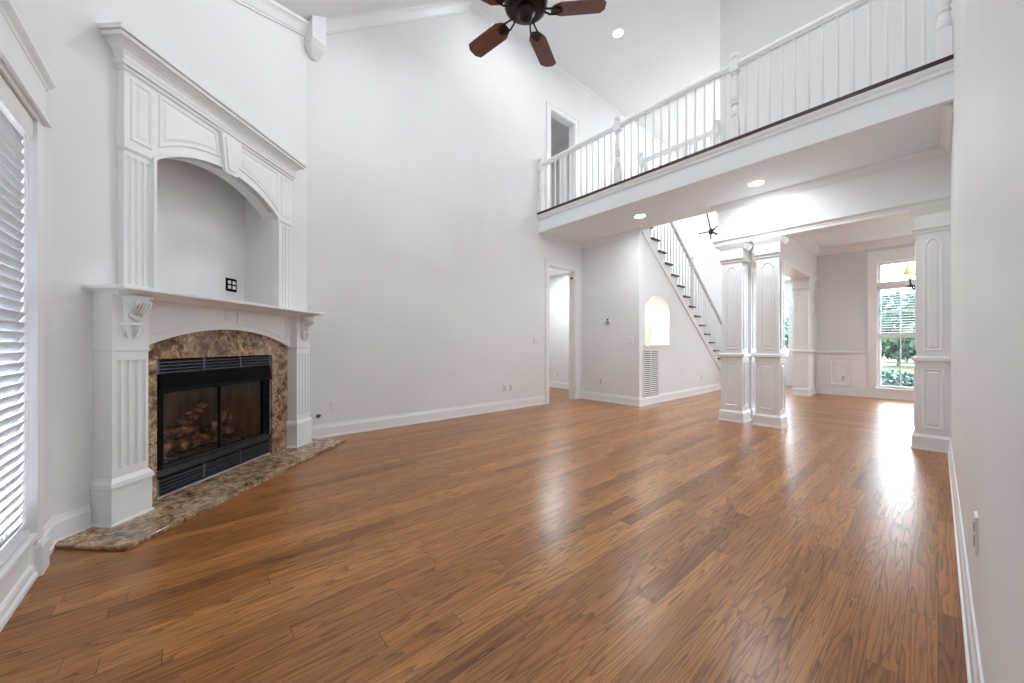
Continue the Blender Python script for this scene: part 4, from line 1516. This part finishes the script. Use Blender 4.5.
# ================================================================= CHANDELIERS
CX, CY, CU = -0.02, 7.9, 0.13
o = thing('chandelier', 'wrought iron dining chandelier with cream lamp shades before the window', 'chandelier', (CX, CY, 1.5 + CU))
b = MB(); b.lathe([(0.006, 1.95 + CU), (0.006, 3.0)], CX, CY, 8); b.build('hanging_rod', IRON, o)
b = MB(); b.lathe([(0.02, 3.0), (0.055, 3.02), (0.06, 3.05)], CX, CY, 16); b.build('ceiling_canopy', IRON, o)
b = MB(); b.lathe([(0.006, 1.58 + CU), (0.02, 1.62 + CU), (0.012, 1.66 + CU), (0.03, 1.70 + CU), (0.016, 1.78 + CU), (0.012, 1.95 + CU)], CX, CY, 12); b.build('stem', IRON, o, smooth=True)
for k in range(6):
    a = math.radians(188 + 60 * k)
    ca, sa = math.cos(a), math.sin(a)
    q = lambda r, z: (CX + r * ca, CY + r * sa, z)
    b = MB()
    b.tube([q(0.02, 1.70 + CU), q(0.08, 1.66 + CU), q(0.16, 1.665 + CU), q(0.22, 1.72 + CU), q(0.245, 1.80 + CU), q(0.25, 1.86 + CU)], 0.011, 6)
    sp = []
    for j in range(22):
        t = j / 21 * 3.4 * PI
        r = 0.045 * (1 - j / 26)
        sp.append(q(0.235 + r * math.cos(t), 1.735 + CU + r * math.sin(t)))
    b.tube(sp, 0.011, 6)
    arm = b.build('arm', IRON, o)
    b = MB(); b.lathe([(0.03, 1.855 + CU), (0.034, 1.865 + CU), (0.011, 1.87 + CU), (0.011, 1.955 + CU)], CX + 0.25 * ca, CY + 0.25 * sa, 10)
    b.build('candle_sleeve', PLASTIC, arm)
    b = MB()
    cx_, cy_ = CX + 0.25 * ca, CY + 0.25 * sa
    b.lathe([(0.075, 1.935 + CU), (0.062, 1.985 + CU), (0.048, 2.035 + CU), (0.037, 2.085 + CU), (0.034, 2.085 + CU), (0.045, 2.035 + CU), (0.059, 1.985 + CU), (0.072, 1.935 + CU), (0.075, 1.935 + CU)], cx_, cy_, 14, cap=False)
    b.build('lamp_shade', SHADE, o, smooth=True)
    b = MB(); b.lathe([(0.006, 1.955 + CU), (0.013, 1.975 + CU), (0.010, 2.0 + CU), (0.002, 2.02 + CU)], cx_, cy_, 8)
    b.build('bulb', BULB, o)
lamp('bulb_light', (0, 0, 0.7), 9.0, 0.35, (0.85, 0.93, 1.0), o)

HX, HY, HZ = -2.70, 7.116, 3.10
o = thing('chandelier', 'slim black foyer chandelier hanging beyond the soffit edge', 'chandelier', (HX, HY, HZ))
b = MB(); b.lathe([(0.003, HZ), (0.003, ZC)], HX, HY, 6); b.build('hanging_cord', PLASTIC, o)
b = MB(); b.lathe([(0.01, HZ - 0.06), (0.035, HZ - 0.04), (0.04, HZ), (0.03, HZ + 0.04), (0.01, HZ + 0.05)], HX, HY, 12); b.build('hub', IRON, o, smooth=True)
ends = [(-0.075, 0.0, 0.33), (-0.23, -0.02, -0.05), (0.10, 0.05, 0.05), (0.09, -0.06, -0.07), (0.16, 0.12, -0.02), (0.06, 0.12, -0.10), (0.20, -0.05, 0.18)]
rt = Vector((math.cos(YAW), math.sin(YAW), 0)); fw = Vector((-math.sin(YAW), math.cos(YAW), 0))
for ex, ef, ez in ends:
    e = Vector((HX, HY, HZ)) + rt * ex + fw * ef + Vector((0, 0, ez))
    b = MB(); b.tube([(HX, HY, HZ), tuple(e)], 0.010, 6, 0.010); b.build('arm', IRON, o)

# ================================================================= OUTSIDE
b = MB(); b.box(-30, 30, YF + 0.25, 90, -0.42, -0.3); tag(b.build('lawn', GRASS), 'green lawn outside the dining room window', 'lawn', kind='stuff')
b = MB(); b.box(-30, 30, -30, YS - 0.2, -0.42, -0.3); tag(b.build('added_terrace', mat('added_terrace_grey', (0.16, 0.155, 0.15), 0.8)), 'added unseen grey terrace keeping green bounce off the living room blinds', 'terrace', kind='stuff')  # terrace is unseen, added in grey so no green light reaches the blinds


def bush(name, label, cat, x, y, z0, rx, rz, n, m, s, trunk=0.0, group=None):
    o = thing(name, label, cat, (x, y, -0.3), group=group)
    b = MB()
    for k in range(n):
        u = random.uniform(-1, 1); a = random.uniform(0, 2 * PI); r = random.uniform(0.55, 1.0) ** 0.5
        q = math.sqrt(1 - u * u)
        p = Vector((x + rx * r * q * math.cos(a), y + rx * r * q * math.sin(a), z0 + rz + rz * r * u))
        d1 = Vector((random.uniform(-1, 1), random.uniform(-1, 1), random.uniform(-1, 1))).normalized()
        d2 = d1.cross(Vector((random.uniform(-1, 1), random.uniform(-1, 1), random.uniform(-1, 1)))).normalized()
        ss = s * random.uniform(0.6, 1.3)
        b.face([b.v(p - d1 * ss), b.v(p - d2 * ss * 0.5), b.v(p + d1 * ss), b.v(p + d2 * ss * 0.5)])
    b.build('foliage', m, o, recalc=False)
    b = MB()
    b.tube([(x, y, -0.3), (x + 0.03, y, z0 + rz * 0.6)], 0.05 + trunk, 8, 0.03)
    b.build('trunk', BARK, o)
    return o


bush('bush', 'leafy dark bush close below the dining room window', 'bush', -1.0, 13.2, -0.2, 0.75, 0.30, 1500, LEAF2, 0.07)
bush('bush', 'leafy bush outside the right half of the dining room window', 'bush', 0.35, 12.9, -0.2, 0.5, 0.34, 1300, LEAF1, 0.07)
tr = [('tall spreading tree beyond the lawn left of the dining window view', -5.2, 31), ('tall spreading tree in the middle of the dining window view', -1.6, 33),
      ('tall spreading tree beyond the lawn at the right of the window view', 2.0, 31), ('tall tree on the lawn seen through the front door sidelight', -5.6, 17),
      ('tall dark tree farther left behind the sidelight tree', -8.4, 22)]
for i, (l, x, y) in enumerate(tr):
    bush('tree', l, 'tree', x, y, 0.12, [1.75, 1.8, 1.75, 1.3, 1.6][i], [1.9, 2.05, 1.8, 1.5, 1.7][i], 2800, [LEAF2, LEAF1][i % 2], [0.24, 0.24, 0.24, 0.17, 0.2][i], 0.06)
for l, x, y in (('long low hedge far behind the trees, left part of the window view', -6.5, 39), ('long low hedge far behind the trees, middle of the window view', -1.5, 40),
                ('long low hedge far behind the trees, right part of the window view', 3.5, 39), ('low hedge far behind the sidelight trees', -11.5, 30)):
    bush('hedge_tree', l, 'hedge', x, y, 0.25, 2.3, 0.85, 2600, LEAF1, 0.26, 0.04)
